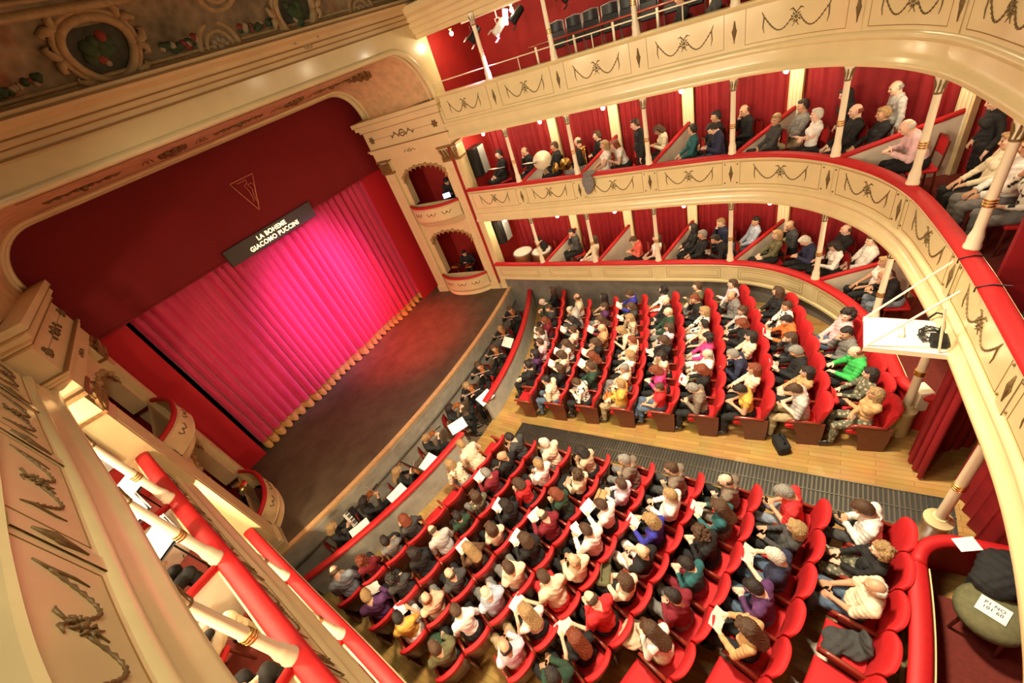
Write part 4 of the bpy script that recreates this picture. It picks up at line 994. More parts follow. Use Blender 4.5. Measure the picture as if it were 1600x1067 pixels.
    if skirt and not stand:
        S.cone(hip + v3(-0.06, 0.05, -0.02), v3(-0.07, 0.43, 0.52), 0.10, 0.085, LEG, 0.06); S.cone(hip + v3(0.06, 0.05, -0.02), v3(0.07, 0.43, 0.52), 0.10, 0.085, LEG, 0.06); S.cone(v3(-0.07, 0.45, 0.5), v3(0.07, 0.45, 0.5), 0.08, 0.08, LEG, 0.05)
    V, Fc = S.mesh(RES); Lb = S.labels(V); N = normals(V, Fc)
    fm = np.zeros(len(Fc), int); ctr = V[Fc].mean(1)
    for e in eyes: fm[(np.linalg.norm((ctr - e) @ HR / v3(0.016, 0.05, 0.0085), axis=1) < 1.0)] = 1
    fm[(np.linalg.norm((ctr - mouth) @ HR / v3(0.024, 0.03, 0.009), axis=1) < 1.0)] = 2
    out = {'body': to_mesh('body', V, Fc, [SKIN['fair'], EYE, LIPS], fm)}
    for nm, ls, th, mt in (('top', (TOP,), 0.013, CLOTH['grey']), ('trousers', (LEG,), 0.011, CLOTH['black']), ('shoes', (SHO,), 0.006, SHOE)):
        inv = np.isin(Lb, ls); fs = Fc[inv[Fc].any(1)] if nm == 'top' else Fc[inv[Fc].all(1)]
        used = np.unique(fs); mp = np.full(len(V), -1); mp[used] = np.arange(len(used)); full = inv[used]
        VV = V[used]; w = 0.006 * (np.sin(VV[:, 0] * 55 + VV[:, 2] * 38) * np.sin(VV[:, 1] * 47 - VV[:, 2] * 29)) if nm != 'shoes' else 0
        cntf = np.zeros(len(V)); cnta = np.zeros(len(V)); np.add.at(cnta, Fc.ravel(), 1); np.add.at(cntf, fs.ravel(), 1); edge = (cntf < cnta)[used]
        t = np.where(edge, 0.003, th + w); VV = VV + N[used] * t[:, None]
        out[nm] = to_mesh(nm, VV, mp[fs], [mt])
    out['head'] = (hc, HR, k); out['hands'] = wrists; return out
def hair_mesh(style):
    S = Sdf()
    bald = style == 'balding'
    if bald:
        for e in (-1, 1): S.ell(v3(e * 0.068, -0.03, -0.012), v3(0.020, 0.055, 0.042), 0, 0.03)
        S.ell(v3(0, -0.082, -0.02), v3(0.065, 0.024, 0.05), 0, 0.04)
        V, Fc = S.mesh(0.006)
    else:
        S.ell(v3(0, -0.012, 0.014), v3(0.088, 0.102, 0.104), 0)
        S.ell(v3(0, -0.045, -0.04), v3(0.076, 0.062, 0.065), 0, 0.04)
        if style == 'short': S.ell(v3(0, 0.055, 0.078), v3(0.055, 0.04, 0.028), 0, 0.03)
        if style in ('long', 'bob'):
            L = -0.27 if style == 'long' else -0.12
            for e in (-1, 1):
                S.cone(v3(e * 0.072, -0.012, 0.03), v3(e * 0.085, -0.02, L), 0.030, 0.034, 0, 0.04); S.cone(v3(e * 0.045, -0.07, 0.0), v3(e * 0.055, -0.075, L - 0.02), 0.05, 0.038, 0, 0.05)
            S.cone(v3(0, -0.07, 0), v3(0, -0.085, L - 0.03), 0.05, 0.04, 0, 0.05)
            S.ell(v3(0.03, 0.062, 0.07), v3(0.05, 0.035, 0.03), 0, 0.03); S.ell(v3(-0.04, 0.055, 0.07), v3(0.04, 0.035, 0.03), 0, 0.03)
        if style == 'bun': S.ell(v3(0, -0.118, 0.02), v3(0.045, 0.04, 0.042), 0, 0.015); S.ell(v3(0, 0.05, 0.075), v3(0.06, 0.04, 0.03), 0, 0.03)
        if style == 'curly':
            q = random.Random(5)
            for _ in range(70):
                a = q.uniform(0, 6.28); z = q.uniform(-0.9, 1); rr = math.sqrt(1 - z * z); p = v3(rr * math.cos(a) * 0.10, rr * math.sin(a) * 0.112 - 0.02, z * 0.115 + 0.0)
                if p[1] > 0.045 and p[2] < 0.06: continue
                S.ell(p, v3(0.03, 0.03, 0.03), 0, 0.012)
        V, Fc = S.mesh(0.0065)
        # clear the face
        inface = (V[:, 1] > 0.028) & (V[:, 2] < 0.055 - 0.25 * np.abs(V[:, 0])) & (np.abs(V[:, 0]) < 0.10)
        Vc = V[Fc].mean(1); keep = ~((Vc[:, 1] > 0.022) & (Vc[:, 2] < 0.058))
        if style == 'short': keep &= ~((Vc[:, 2] < -0.045) & (Vc[:, 1] > -0.03))
        Fc = Fc[keep]; used = np.unique(Fc); mp = np.full(len(V), -1); mp[used] = np.arange(len(used)); V = V[used]; Fc = mp[Fc]
    N = normals(V, Fc); amp = {'long': 0.004, 'bob': 0.004, 'short': 0.003, 'bun': 0.0025, 'curly': 0.004, 'balding': 0.002}[style]
    V = V + N * (amp * np.sin(V[:, 0] * 160 + 3 * np.sin(V[:, 2] * 40)) * np.sin(V[:, 1] * 120 + 1))[:, None]
    return to_mesh('hair', V, Fc, [HAIR['brown']])
HAIRS = {s: hair_mesh(s) for s in ('short', 'balding', 'long', 'bob', 'bun', 'curly')}
POSES = {
    'rest': dict(lean=-10, pitch=14, hands=((0.10, 0.27, 0.665), (-0.08, 0.25, 0.665))),
    'read': dict(lean=-2, pitch=34, hands=((0.13, 0.30, 0.80), (-0.13, 0.30, 0.80)), curl=1.0),
    'fold': dict(lean=-8, pitch=6, yaw=-12, hands=((-0.12, 0.22, 0.84), (0.13, 0.20, 0.80)), hdir=((-1, 0.1, 0.1), (1, 0.1, 0))),
    'chin': dict(lean=4, pitch=8, yaw=22, hands=((0.055, 0.185, 1.05), (-0.06, 0.24, 0.68)), hint=((0.4, 0.2, -1), (-0.6, -0.5, -0.6)), curl=1.5, hdir=((-0.2, -0.2, 1), (1, 0.5, 0))),
    'talk': dict(lean=-4, pitch=4, yaw=-38, roll=6, hands=((0.12, 0.28, 0.67), (-0.10, 0.27, 0.67))),
    'turn': dict(lean=-6, pitch=8, yaw=40, roll=-5, hands=((0.08, 0.26, 0.67), (-0.12, 0.28, 0.67)), cross=True),
    'phone': dict(lean=6, pitch=40, hands=((0.05, 0.27, 0.82), (-0.06, 0.27, 0.80)), curl=1.3, cross=False),
    'lean': dict(lean=22, pitch=2, hands=((0.14, 0.40, 0.80), (-0.10, 0.42, 0.80)), hdir=((-0.8, 0.6, 0), (0.8, 0.6, 0))),
}
PROTO = {}
def proto(sex, pose, sleeves='long', skirt=False):
    key = (sex, pose, sleeves, skirt)
    if key not in PROTO:
        if pose == 'stand': kw = dict(stand=True, lean=2, pitch=12, hands=((0.26, 0.06, 0.86), (-0.26, 0.06, 0.86)), hint=((0.3, -1, 0), (-0.3, -1, 0)))
        elif pose == 'violin': kw = dict(lean=2, pitch=14, yaw=28, roll=8, hands=((0.16, 0.34, 1.10), (-0.16, 0.30, 1.02)), hint=((0.6, 0.2, -1), (-1, -0.2, -0.6)), hdir=((-0.3, 0.2, 1), (0.6, 0.6, 0.1)))
        elif pose == 'play': kw = dict(lean=4, pitch=22, hands=((0.10, 0.30, 0.92), (-0.10, 0.33, 0.80)), hint=((0.8, -0.4, -0.6), (-0.8, -0.4, -0.6)))
        else: kw = dict(POSES[pose])
        PROTO[key] = body(sex, sleeves=sleeves, skirt=skirt, **kw)
    return PROTO[key]
def set_mat(o, m, i=0):
    o.material_slots[i].link = 'OBJECT'; o.material_slots[i].material = m
def link(nm, me, parent, m=None):
    o = bpy.data.objects.new(nm, me); COL.objects.link(o); o.parent = parent
    if m is not None: set_mat(o, m)
    return o
def person(loc, rz, sex, hair, hcol, top, bottom, pose, label, group=None, sleeves='long', scale=1.0):
    P = proto(sex, pose, sleeves, bottom.startswith('skirt')); bottom = bottom.replace('skirt ', '')
    r = empty('person', loc, rz, label, 'person', group); r.scale = (scale,) * 3
    sk = SKIN[rng.choice(['fair', 'fair', 'mid', 'tan'])]
    link('body', P['body'], r, sk); link('top', P['top'], r, CLOTH[top]); link('skirt' if False else 'trousers', P['trousers'], r, CLOTH[bottom]); link('shoes', P['shoes'], r, None)
    hc, HR, k = P['head']; h = link('hair', HAIRS[hair], r, HAIR[hcol]); M = Matrix([list(map(float, HR[i])) for i in range(3)]).to_4x4(); M = Matrix.Translation(Vector(hc)) @ M @ Matrix.Scale(k * 1.02, 4); h.matrix_local = M
    return r, P
def in_hand(P, r, dz=0.0):
    a, b = P['hands'][0], P['hands'][1]; m = (a[0] + b[0]) / 2 + (a[1] + b[1]) / 2 * 0.09
    loc = Vector(r.location) + Matrix.Rotation(r.rotation_euler[2], 3, 'Z') @ (Vector(m) * r.scale[0]); loc.z += dz; return loc
def booklet_mesh(w, h, open_):
    mb = MB()
    if open_:
        for e in (-1, 1):
            mb.box((e * w * 0.49, 0, 0), (w, h, 0.004), Matrix.Rotation(-e * 0.18, 3, 'Y'))
    else: mb.box((0, 0, 0), (w, h, 0.006))
    return mb
BOOK = {}
def booklet(loc, rz, tilt, label, kind='open', group='programmes held by the audience'):
    if kind not in BOOK:
        w, h, op = {'open': (0.135, 0.20, True), 'single': (0.16, 0.22, False), 'phone': (0.072, 0.145, False), 'sheet': (0.23, 0.32, False)}[kind]
        mb = booklet_mesh(w, h, op); r = mb.build('programme', PAPER if kind != 'phone' else BLACK_METAL, None); BOOK[kind] = r.data; bpy.data.objects.remove(r)
    o = bpy.data.objects.new({'phone': 'phone', 'sheet': 'paper_sheet'}.get(kind, 'programme'), BOOK[kind]); COL.objects.link(o); o.location = loc; o.rotation_euler = (tilt, 0, rz)
    return tag(o, label, 'phone' if kind == 'phone' else 'programme', group if kind != 'phone' else 'phones held by the audience')
# ================================================================ theatre seats
def seat_proto():
    r = empty('theatre_seat'); W = 0.243
    def sec(u):      # closed section of the padded back at u in -1..1
        s = 0.055 * abs(u) ** 2.4; zt = 1.0 - 0.028 * abs(u) ** 8; t = 0.085 * (1 - 0.15 * abs(u) ** 4)
        f = lambda z: -0.205 - 0.115 * (z - 0.42) / 0.58 + s
        P = [(f(0.44), 0.44), (f(0.6) + 0.02 * (1 - u * u), 0.6), (f(0.8) + 0.012 * (1 - u * u), 0.8), (f(zt - 0.06) + 0.005, zt - 0.06), (f(zt) - 0.012, zt - 0.015), (f(zt) - t * 0.5, zt), (f(zt) - t + 0.008, zt - 0.015), (f(zt - 0.06) - t, zt - 0.07), (f(0.8) - t, 0.84)]
        B = [(f(0.84) - t + 0.005, 0.86), (f(0.8) - t, 0.8), (f(0.6) - t, 0.6), (f(0.44) - t, 0.40), (f(0.44), 0.40)]
        return P, B
    us = np.linspace(-1, 1, 13)
    mb = MB(); rows = [[(u * W, y, z) for y, z in sec(u)[0]] for u in us]; mb.grid(rows)
    n = len(rows[0]); mb.f.append(tuple(range(n))); mb.m.append(0); k = len(mb.v) - n; mb.f.append(tuple(range(k, k + n))); mb.m.append(0)
    mb.build('backrest', RED, r, 60)
    mb = MB(); rows = [[(u * W * 0.985, y, z) for y, z in sec(u)[1]] for u in us]; mb.grid(rows); n = len(rows[0]); mb.f.append(tuple(range(n))); mb.m.append(0); k = len(mb.v) - n; mb.f.append(tuple(range(k, k + n))); mb.m.append(0)
    mb.build('back_shell', WOOD_DARK, r, 50)
    mb = MB(); rows = []
    for u in np.linspace(-1, 1, 9):
        e = 1 - abs(u) ** 4 * 0.35; rows.append([(u * 0.215, y, z) for y, z in ((-0.20, 0.37), (-0.20, 0.455 * e + 0.45 * (1 - e)), (0.0, 0.40 + 0.075 * e), (0.18, 0.40 + 0.07 * e), (0.245, 0.40 + 0.05 * e), (0.265, 0.42), (0.25, 0.38), (0.2, 0.365))])
    mb.grid(rows, 0, True); n = 8; mb.f.append(tuple(range(n))); mb.m.append(0); k = len(mb.v) - n; mb.f.append(tuple(range(k, k + n))); mb.m.append(0)
    mb.build('seat_cushion', RED, r, 60)
    mb = MB()
    for k in range(9): mb.ball((W * 0.985 * (1 if k % 1 == 0 else 1), -0.245 - 0.008 * k + 0.0, 0.5 + 0.055 * k), 0.006, 4)
    mb.build('stud_trim', BRASS, r)
    side_parts(r, 0.25)
    return r
def side_parts(r, x):
    mb = MB(); mb.prism([(-0.27, 0.02), (0.06, 0.02), (0.08, 0.30), (0.17, 0.60), (-0.22, 0.60), (-0.31, 0.62), (-0.30, 0.30)], 0.035, Matrix(((0, 0, 1), (1, 0, 0), (0, 1, 0))), (x - 0.0175, 0, 0)); mb.build('side_panel', WOOD_DARK, r)
    mb = MB(); mb.tube([(x, -0.24, 0.625), (x, -0.05, 0.635), (x, 0.14, 0.63), (x, 0.22, 0.615), (x, 0.245, 0.58)], [0.026, 0.027, 0.029, 0.028, 0.018], 8); mb.build('armrest', WOOD_RED, r, True)
WOOD_RED = mat('red_stained_wood', (0.26, 0.035, 0.018), 0.3, coat=0.4)
ROWY = [5.37, 4.45, 3.58, 2.71, 1.85, 1.016, 0.19, -0.647, -1.51]; SXC, SCC = 4.79, 0.043
FARN = [(5.45, 9), (5.5, 8), (5.55, 8), (5.6, 8), (5.65, 8), (5.7, 8), (5.78, 8), (5.85, 7), (5.9, 5)]
NEARN = [(4.15, 9), (4.17, 9), (4.19, 9), (4.2, 9), (4.21, 8), (4.21, 8), (4.21, 8), (4.2, 7), (4.18, 6)]
SEATS = {}
SP = seat_proto(); used_first = False; ENDS = []
for blk, L_, sg in (('far', FARN, 1), ('near', NEARN, -1)):
    for i, (x0, n) in enumerate(L_):
        for k in range(n):
            x = x0 + sg * (k + 0.5) * 0.5; dx = x - SXC; y = ROWY[i] + SCC * dx * dx; rz = math.atan(2 * SCC * dx)
            ox, oy = x - math.sin(rz) * 0.30, y + math.cos(rz) * 0.30
            o = SP if not used_first else copy_tree(SP); used_first = True
            o.location = (ox, oy, zf(oy)); o.rotation_euler = (0, 0, rz)
            o['label'] = 'red velvet theatre seat, %s block, %s row from stage, %s from centre aisle' % (blk, ORD[i], ORD[k]); o['category'] = 'seat'; o['group'] = '%s block, %s row of seats' % (blk, ORD[i])
            SEATS[(blk, i, k)] = o
            if (sg > 0 and k == 0) or (sg < 0 and k == n - 1): ends = (-0.25,)
            else: ends = ()
            if ends: ENDS.append(o)
for o in ENDS:
    for c in [c for c in SP.children if c.name.split('.')[0] in ('side_panel', 'armrest') and abs(c.location.x) < 0.01]:
        c = c.copy(); COL.objects.link(c); c.parent = o; c.location.x -= 0.5
# ================================================================ the audience in the stalls
H = {'s': 'short', 'b': 'balding', 'l': 'long', 'o': 'bob', 'u': 'bun', 'c': 'curly'}
HC = {'d': 'dark', 'n': 'brown', 'y': 'blond', 'g': 'grey', 'w': 'white', 'a': 'auburn'}
HW = {'short': 'short', 'balding': 'balding', 'long': 'long', 'bob': 'bobbed', 'bun': 'pinned-up', 'curly': 'curly'}
# sex+hair+colour, top, bottom, pose, extra (p programme, h phone)
ROWS = {
 ('far', 0): ['-', 'msd black black fold', 'fod purple black rest', 'msn pink black rest', 'fon light_grey black chin p', 'foa burgundy black read p', 'msn dark_grey black turn', 'mbw dark_green black lean', 'fon black black talk'],
 ('far', 1): ['msd cream denim chin', 'fon black black rest', 'fon cream black read p', 'fln white black read p', 'fsn flowered black rest', 'fld dark_grey black read p', 'mbg light_grey grey phone h', 'mbn cream black talk'],
 ('far', 2): ['fsn spotted black phone', 'msn dark_green grey rest', 'fla brown black read p', 'fon black black read p', 'mby tan black rest', 'fln burgundy black read p', 'fon purple grey turn', 'fod black black talk'],
 ('far', 3): ['msy mustard khaki fold', 'fsg flowered grey turn', 'foy white black rest', 'msa cream black rest', 'fly cream black lean', 'fly beige black chin', 'fon dark_grey black read p', 'fsn royal_blue black read p'],
 ('far', 4): ['fsn red denim turn', 'foa magenta black phone', 'fld cream black chin', 'fon black black read p', 'fln lilac black rest', 'mby dark_green grey rest', 'mba black black turn', 'fcd white red talk'],
 ('far', 5): ['msg taupe black phone h', 'foa black black read p', 'mbg white olive rest', 'fcd magenta white rest', 'fsd beige black talk', 'foy spotted white rest', 'msa black black chin', 'msn olive grey fold'],
 ('far', 6): ['fsd mustard black phone', 'foa cream black rest', 'msg navy black lean', 'fod cream black rest', 'foa black black read', 'fln light_grey black turn', 'mbn grey black chin', 'msn lilac black fold'],
 ('far', 7): ['msn light_grey khaki phone h', 'fod tan black rest', 'msg black black read p', 'fon dark_grey black chin', 'fsd orange black read p', 'fsn spotted black rest', 'fon black black talk'],
 ('far', 8): ['fly tan floral fold', 'fod floral black rest', 'mba bright_green black read', 'msd grey black chin', 'mcd pink denim turn'],
 ('near', 0): ['-', 'msy cream cream lean', 'foy flowered grey lean', '-', '-', 'foa dark_grey black read', 'fsd grey black rest', 'fca burgundy black turn', 'mbn grey_blue black phone'],
 ('near', 1): ['msd dark_grey black phone h', 'mby black black turn', 'fsg burgundy black read p', 'fon floral grey rest', 'fsd dark_green black rest', 'mbn light_grey black phone', 'fod black black chin', 'fcd dark_grey black turn', 'msy purple black read p'],
 ('near', 2): ['msw cream grey chin', 'msy white black rest', 'fon red black phone', 'fod black black read p', 'fon cream black rest', 'fly brown black read p', 'mbn dark_grey black rest', 'mba beige grey rest', 'fsd mustard white read p'],
 ('near', 3): ['fod beige black phone h', 'fcn cream black rest', 'foa dark_green black phone', 'mbn burgundy black read p', 'fon black black read p', 'msn cream grey rest', 'mbw pale_blue grey rest', 'fsn white black phone', 'msn olive black rest'],
 ('near', 4): ['msg taupe grey chin', 'fsn lilac black rest', 'fsn white black read p', 'msn white black read p', 'mby cream black rest', 'msn cream red phone', 'fly white black read p', 'mbd lilac khaki rest'],
 ('near', 5): ['msn taupe dark_grey chin', 'msy white black rest', 'foy royal_blue black read p', 'mby black white rest', 'fon cream black rest', 'mbn red black phone', 'fla black black read p', 'msd dark_green black rest'],
 ('near', 6): ['mbn taupe black chin', 'fln teal taupe read p', 'fcn black black phone', 'fsd teal burgundy phone', 'msd burgundy grey chin', 'fln white cream phone', '-', '-'],
 ('near', 7): ['msg red grey_blue phone h', 'foy dark_grey black rest', 'msw navy denim read p', 'msd purple denim phone', 'fln tan black read p', '-', '-'],
 ('near', 8): ['msn white dark_grey phone h', 'fcy black floral rest', 'mbw cream denim rest', '-', '-', '-'],
}
def garment(sex, top):
    return {'black': 'jacket', 'navy': 'jacket', 'dark grey': 'jacket', 'taupe': 'jacket', 'white': 'shirt', 'lilac': 'shirt', 'pink': 'shirt', 'pale blue': 'shirt', 'spotted': 'blouse', 'flowered': 'blouse', 'floral': 'dress'}.get(top, 'sweater' if sex == 'm' else 'top')
def spawn(spec, loc, rz, where, group, sleeves='long', scale=None):
    w = spec.split(); sx, hs, hc = w[0]; top, bot = w[1].replace('_', ' '), w[2].replace('_', ' '); pose = w[3]; ex = w[4] if len(w) > 4 else ''
    if sx == 'f' and pose == 'rest' and bot == 'black' and rng.random() < 0.4: bot = 'skirt ' + bot
    lab = '%s with %s %s hair, %s %s, %s' % ({'m': 'man', 'f': 'woman'}[sx], HW[H[hs]], HC[hc], top, garment(sx, top), where)
    r, P = person(loc, rz, sx, H[hs], HC[hc], top, bot, pose, lab, group, sleeves, scale or rng.uniform(0.96, 1.03))
    if ex == 'p':
        kd = rng.choice(['open', 'open', 'single']); booklet(in_hand(P, r, 0.02), rz + rng.uniform(-0.2, 0.2), math.radians(42), 'white programme held by %s in %s, %s' % ({'m': 'man', 'f': 'woman'}[sx], top, where.replace(' from aisle', '')), kd)
    elif ex == 'h':
        booklet(in_hand(P, r, 0.015), rz, math.radians(50), 'dark phone held by %s in %s, %s' % ({'m': 'man', 'f': 'woman'}[sx], top, where.replace(' from aisle', '')), 'phone')
    return r, P
for (blk, i), row in ROWS.items():
    for k, spec in enumerate(row):
        if spec == '-' or (blk, i, k) not in SEATS: continue
        s = SEATS[(blk, i, k)]; rz = s.rotation_euler[2] + rng.uniform(-0.1, 0.1); d = Matrix.Rotation(s.rotation_euler[2], 3, 'Z') @ Vector((0, 0.02, -0.01))
        spawn(spec, Vector(s.location) + d, rz, '%s block %s row %s seat from aisle' % (blk, ORD[i], ORD[k]), 'audience in the %s block' % blk, 'short' if rng.random() < 0.12 else 'long')
# ================================================================ people and things in the boxes
def clear_feet(x, y, rz, reach=0.70, gap=0.22):
    """step back from the parapet until the feet clear it"""
    for _ in range(30):
        fx, fy = x - math.sin(rz) * reach, y + math.cos(rz) * reach; i = int(np.argmin((_c[:, 0] - fx) ** 2 + (_c[:, 1] - fy) ** 2)); p, t, n = at(float(_s[i])); d = (fx - p.x) * n.x + (fy - p.y) * n.y
        if d >= gap: break
        x += n.x * 0.04; y += n.y * 0.04
    return x, y
def clear_partition(x, y, z, gap=0.34):
    p = np.array((x, y), float)
    for fl, a, b in PARTS:
        if abs(fl - z) > 0.3: continue
        ab = b - a; h = min(1.2, max(-0.1, float((p - a) @ ab / (ab @ ab)))); q = a + ab * h; d = p - q; L = float(np.linalg.norm(d))
        if L < gap:
            nn = np.array((-ab[1], ab[0])) / np.linalg.norm(ab); nn = nn if d @ nn >= 0 else -nn; p = p + nn * (gap - L)
    return float(p[0]), float(p[1])
def face_to(x, y, tx=6.6, ty=12.0): return math.atan2(-(tx - x), ty - y)
def chair_proto():
    r = empty('box_chair')
    mb = MB(); mb.box((0, 0, 0.43), (0.42, 0.42, 0.06), ch=0.02); mb.build('seat', RED, r)
    for sx in (-1, 1):
        for sy in (-1, 1):
            mb = MB(); mb.tube([(sx * 0.18, sy * 0.18, 0.41), (sx * 0.19, sy * 0.2, 0.0)], [0.02, 0.015], 6); mb.build('leg', WOOD_DARK, r)
    mb = MB(); mb.grid([[(x, -0.21 - 0.06 * (z - 0.4) - 0.03 * (1 - (x / 0.2) ** 2), z) for z in (0.62, 0.7, 0.84, 0.88)] for x in np.linspace(-0.2, 0.2, 7)]); mb.build('backrest', RED, r, True)
    mb = MB()
    for sx in (-1, 1): mb.tube([(sx * 0.19, -0.2, 0.41), (sx * 0.2, -0.24, 0.9)], 0.016, 6)
    mb.tube([(-0.2, -0.24, 0.89), (0, -0.27, 0.91), (0.2, -0.24, 0.89)], 0.016, 6); mb.build('back_frame', WOOD_DARK, r)
    return r
CP = chair_proto(); CP_USED = [False]
def box_chair(loc, rz, label, grp):
    o = CP if not CP_USED[0] else copy_tree(CP); CP_USED[0] = True
    o.location = loc; o.rotation_euler = (0, 0, rz); o['label'] = label; o['category'] = 'chair'; o['group'] = grp; return o
def seated(spec, x, y, z, where, grp, rz=None, chair=True):
    rz = face_to(x, y) if rz is None else rz
    if FL1 - 0.1 < z < FL3 + 0.1 and y < 9:
        x, y = clear_partition(x, y, z); x, y = clear_feet(x, y, rz); x, y = clear_partition(x, y, z)
    r, P = spawn(spec, (x, y, z - 0.01), rz, where, grp, 'short' if spec.split()[1] in ('white',) and rng.random() < 0.5 else 'long', 1.0)
    if chair: box_chair((x, y - 0.0, z), rz, 'small red box chair under the person in %s, %s' % (spec.split()[1].replace('_', ' '), where), grp.replace('people', 'chairs').replace('audience', 'chairs'))
    return r, P
BOX2 = [('msd black black rest', 11.2, 8.4), ('mbn black black chin', 11.2, 7.27), ('msn black black rest', 11.1, 6.38), ('mbn black grey talk', 11.17, 5.6), ('msn black black fold', 11.35, 4.9), ('foy white white rest', 10.62, 4.72),
        ('foa white black lean', 10.95, 4.2), ('fon cream black phone', 11.4, 3.2), ('fsd teal black talk', 10.85, 2.55), ('msd black black rest', 11.4, 2.2), ('msd navy denim phone', 10.8, 1.95), ('mbn black black chin', 11.6, 1.5), ('fsy dark_grey black turn', 10.7, 1.03),
        ('msd grey khaki rest', 11.16, 0.5), ('fsw white black fold', 10.42, 0.26), ('mba black black rest', 10.05, -0.2), ('fsy black black rest', 9.82, -0.86), ('mbw pink black lean', 9.2, -1.08), ('foy cream black rest', 8.2, -1.62), ('mbw white grey rest', 8.0, -2.15), ('foa spotted grey chin', 7.55, -2.3)]
for i, (sp, x, y) in enumerate(BOX2): seated(sp, x, y, FL2, 'second tier, %s of front sitters from stage' % (ORD[i] if i < 14 else ['fifteenth', 'sixteenth', 'seventeenth', 'eighteenth', 'nineteenth', 'twentieth', 'twenty-first'][i - 14]), 'people in the second tier boxes')
for sp, x, y, wh, sc in [('msn black black stand', 10.72, 3.72, 'standing in second tier box behind third column', 0.97), ('fld black black stand', 10.75, -0.3, 'standing in second tier at start of curve', 0.95), ('mbg light_grey grey stand', 10.45, -1.0, 'standing in second tier behind blond woman in black', 0.93), ('fsd black black stand', 9.25, -2.05, 'standing between the rear second tier columns', 0.95)]:
    spawn(sp, (*clear_feet(x, y, face_to(x, y), 0.22), FL2), face_to(x, y), wh, 'people standing in the boxes', 'long', sc)
BOX1 = [('msd black black lean', 10.95, 7.3), ('msd dark_grey black chin', 11.15, 6.3), ('fon cream white rest', 10.66, 5.5), ('fsn coral black phone', 10.75, 4.08), ('fon white black rest', 10.62, 3.5), ('fod black black talk', 11.3, 3.0), ('msg black black rest', 10.75, 2.42), ('msd black black lean p', 10.68, 1.72),
        ('msy navy denim chin', 11.45, 1.95), ('msd pale_blue denim turn', 11.3, 1.1), ('foy olive black rest', 10.75, 0.72), ('mbn dark_grey black chin', 11.2, 0.35), ('msw navy black phone', 10.47, -0.05), ('fod white black read', 10.05, -0.4), ('mbn black black rest', 10.85, -0.6), ('msn white black rest', 10.35, -1.05), ('foy white black rest', 9.55, -0.95), ('mbg black grey_blue lean', 9.05, -1.36)]
for i, (sp, x, y) in enumerate(BOX1): seated(sp, x, y, FL1, 'first tier, %s of sitters from stage' % (ORD[i] if i < 14 else ['fifteenth', 'sixteenth', 'seventeenth', 'eighteenth'][i - 14]), 'people in the first tier boxes')
for sp, x, y, z, wh in [('msd black black play', -1.15, 6.95, FL2, 'near second tier box by stage'), ('msn black black play', -1.25, 5.75, FL2, 'near second tier, second box from stage'), ('msn black cream rest', -1.0, 4.5, FL2, 'near second tier, third box from stage'), ('msd black black rest', -1.2, 3.35, FL2, 'near second tier, fourth box from stage'), ('msd white cream rest', -1.05, 6.3, FL1, 'near first tier, second box from stage'), ('fsn black black rest', -1.1, 4.6, FL1, 'near first tier, third box from stage')]:
    seated(sp, x, y, z, wh, 'people in the near side boxes', face_to(x, y, 3.5, 7.5))
# top gallery: two spectators, folding seats, a wooden rail on posts
for sp, x, y, wh in [('msd black black rest', 10.95, 2.75, 'in the top gallery, left of two'), ('foy dark_grey black rest', 10.8, 2.1, 'in the top gallery, right of two')]:
    seated(sp, x, y, FL3 - 0.02, wh, 'people in the top gallery')
mb = MB(); sweep(mb, [(1.25, FL3), (1.25, 6.95), (2.9, 6.95)], S0 + 0.1, s_near(10.2, 1.2), 0.2); structure(mb, 'floor_gallery_step', CARPET)
gr = empty('gallery_rail', (0, 0, 0), 0, 'wooden inner rail on cream posts in front of the gallery folding seats', 'rail')
mb = MB(); mb.tube([on_front(s, 1.2, 7.52) for s in srange(s_near(10.04, 6.4), s_near(10.2, 1.2), 0.25)], 0.028, 8); mb.build('handrail', WOOD_RED, gr, True)
for yy in (6.2, 5.2, 4.2, 3.2, 2.2):
    s = s_near(10.1, yy); mb = MB(); mb.tube([on_front(s, 1.2, 6.95), on_front(s, 1.2, 7.5)], 0.03, 8); mb.build('post', CREAM_WHITE, gr, True)
def fold_seat():
    r = empty('folding_seat'); mb = MB(); mb.grid([[(x, -0.02 - 0.08 * (z - 0.4) + 0.1 * (x / 0.22) ** 2, z) for z in np.linspace(0.4, 0.88, 5)] for x in np.linspace(-0.2, 0.2, 7)]); mb.build('backrest', BLACK_METAL, r, True)
    mb = MB(); mb.tube([(-0.2, 0.08, 0.40), (-0.2, 0.05, 0.88), (0, -0.06, 0.9), (0.2, 0.05, 0.88), (0.2, 0.08, 0.40)], 0.016, 6); mb.build('frame', METAL, r, True)
    mb = MB(); mb.box((0, 0.12, 0.52), (0.38, 0.05, 0.36), Matrix.Rotation(0.2, 3, 'X'), ch=0.02); mb.build('seat', BLACK_METAL, r)
    for sx in (-1, 1):
        mb = MB(); mb.tube([(sx * 0.2, 0.08, 0.42), (sx * 0.2, 0.02, 0)], 0.014, 6); mb.build('leg', METAL, r)
    return r
FP = fold_seat()
for i in range(9):
    o = FP if i == 0 else copy_tree(FP); p, t, n = at(s_near(10.1, 5.75 - i * 0.46), 1.65); o.location = (p.x, p.y, 6.95); o.rotation_euler = (0, 0, math.atan2(n.x, -n.y)); tag(o, 'black folding seat with metal frame, %s from stage in the top gallery' % ORD[i], 'seat', 'gallery folding seats')
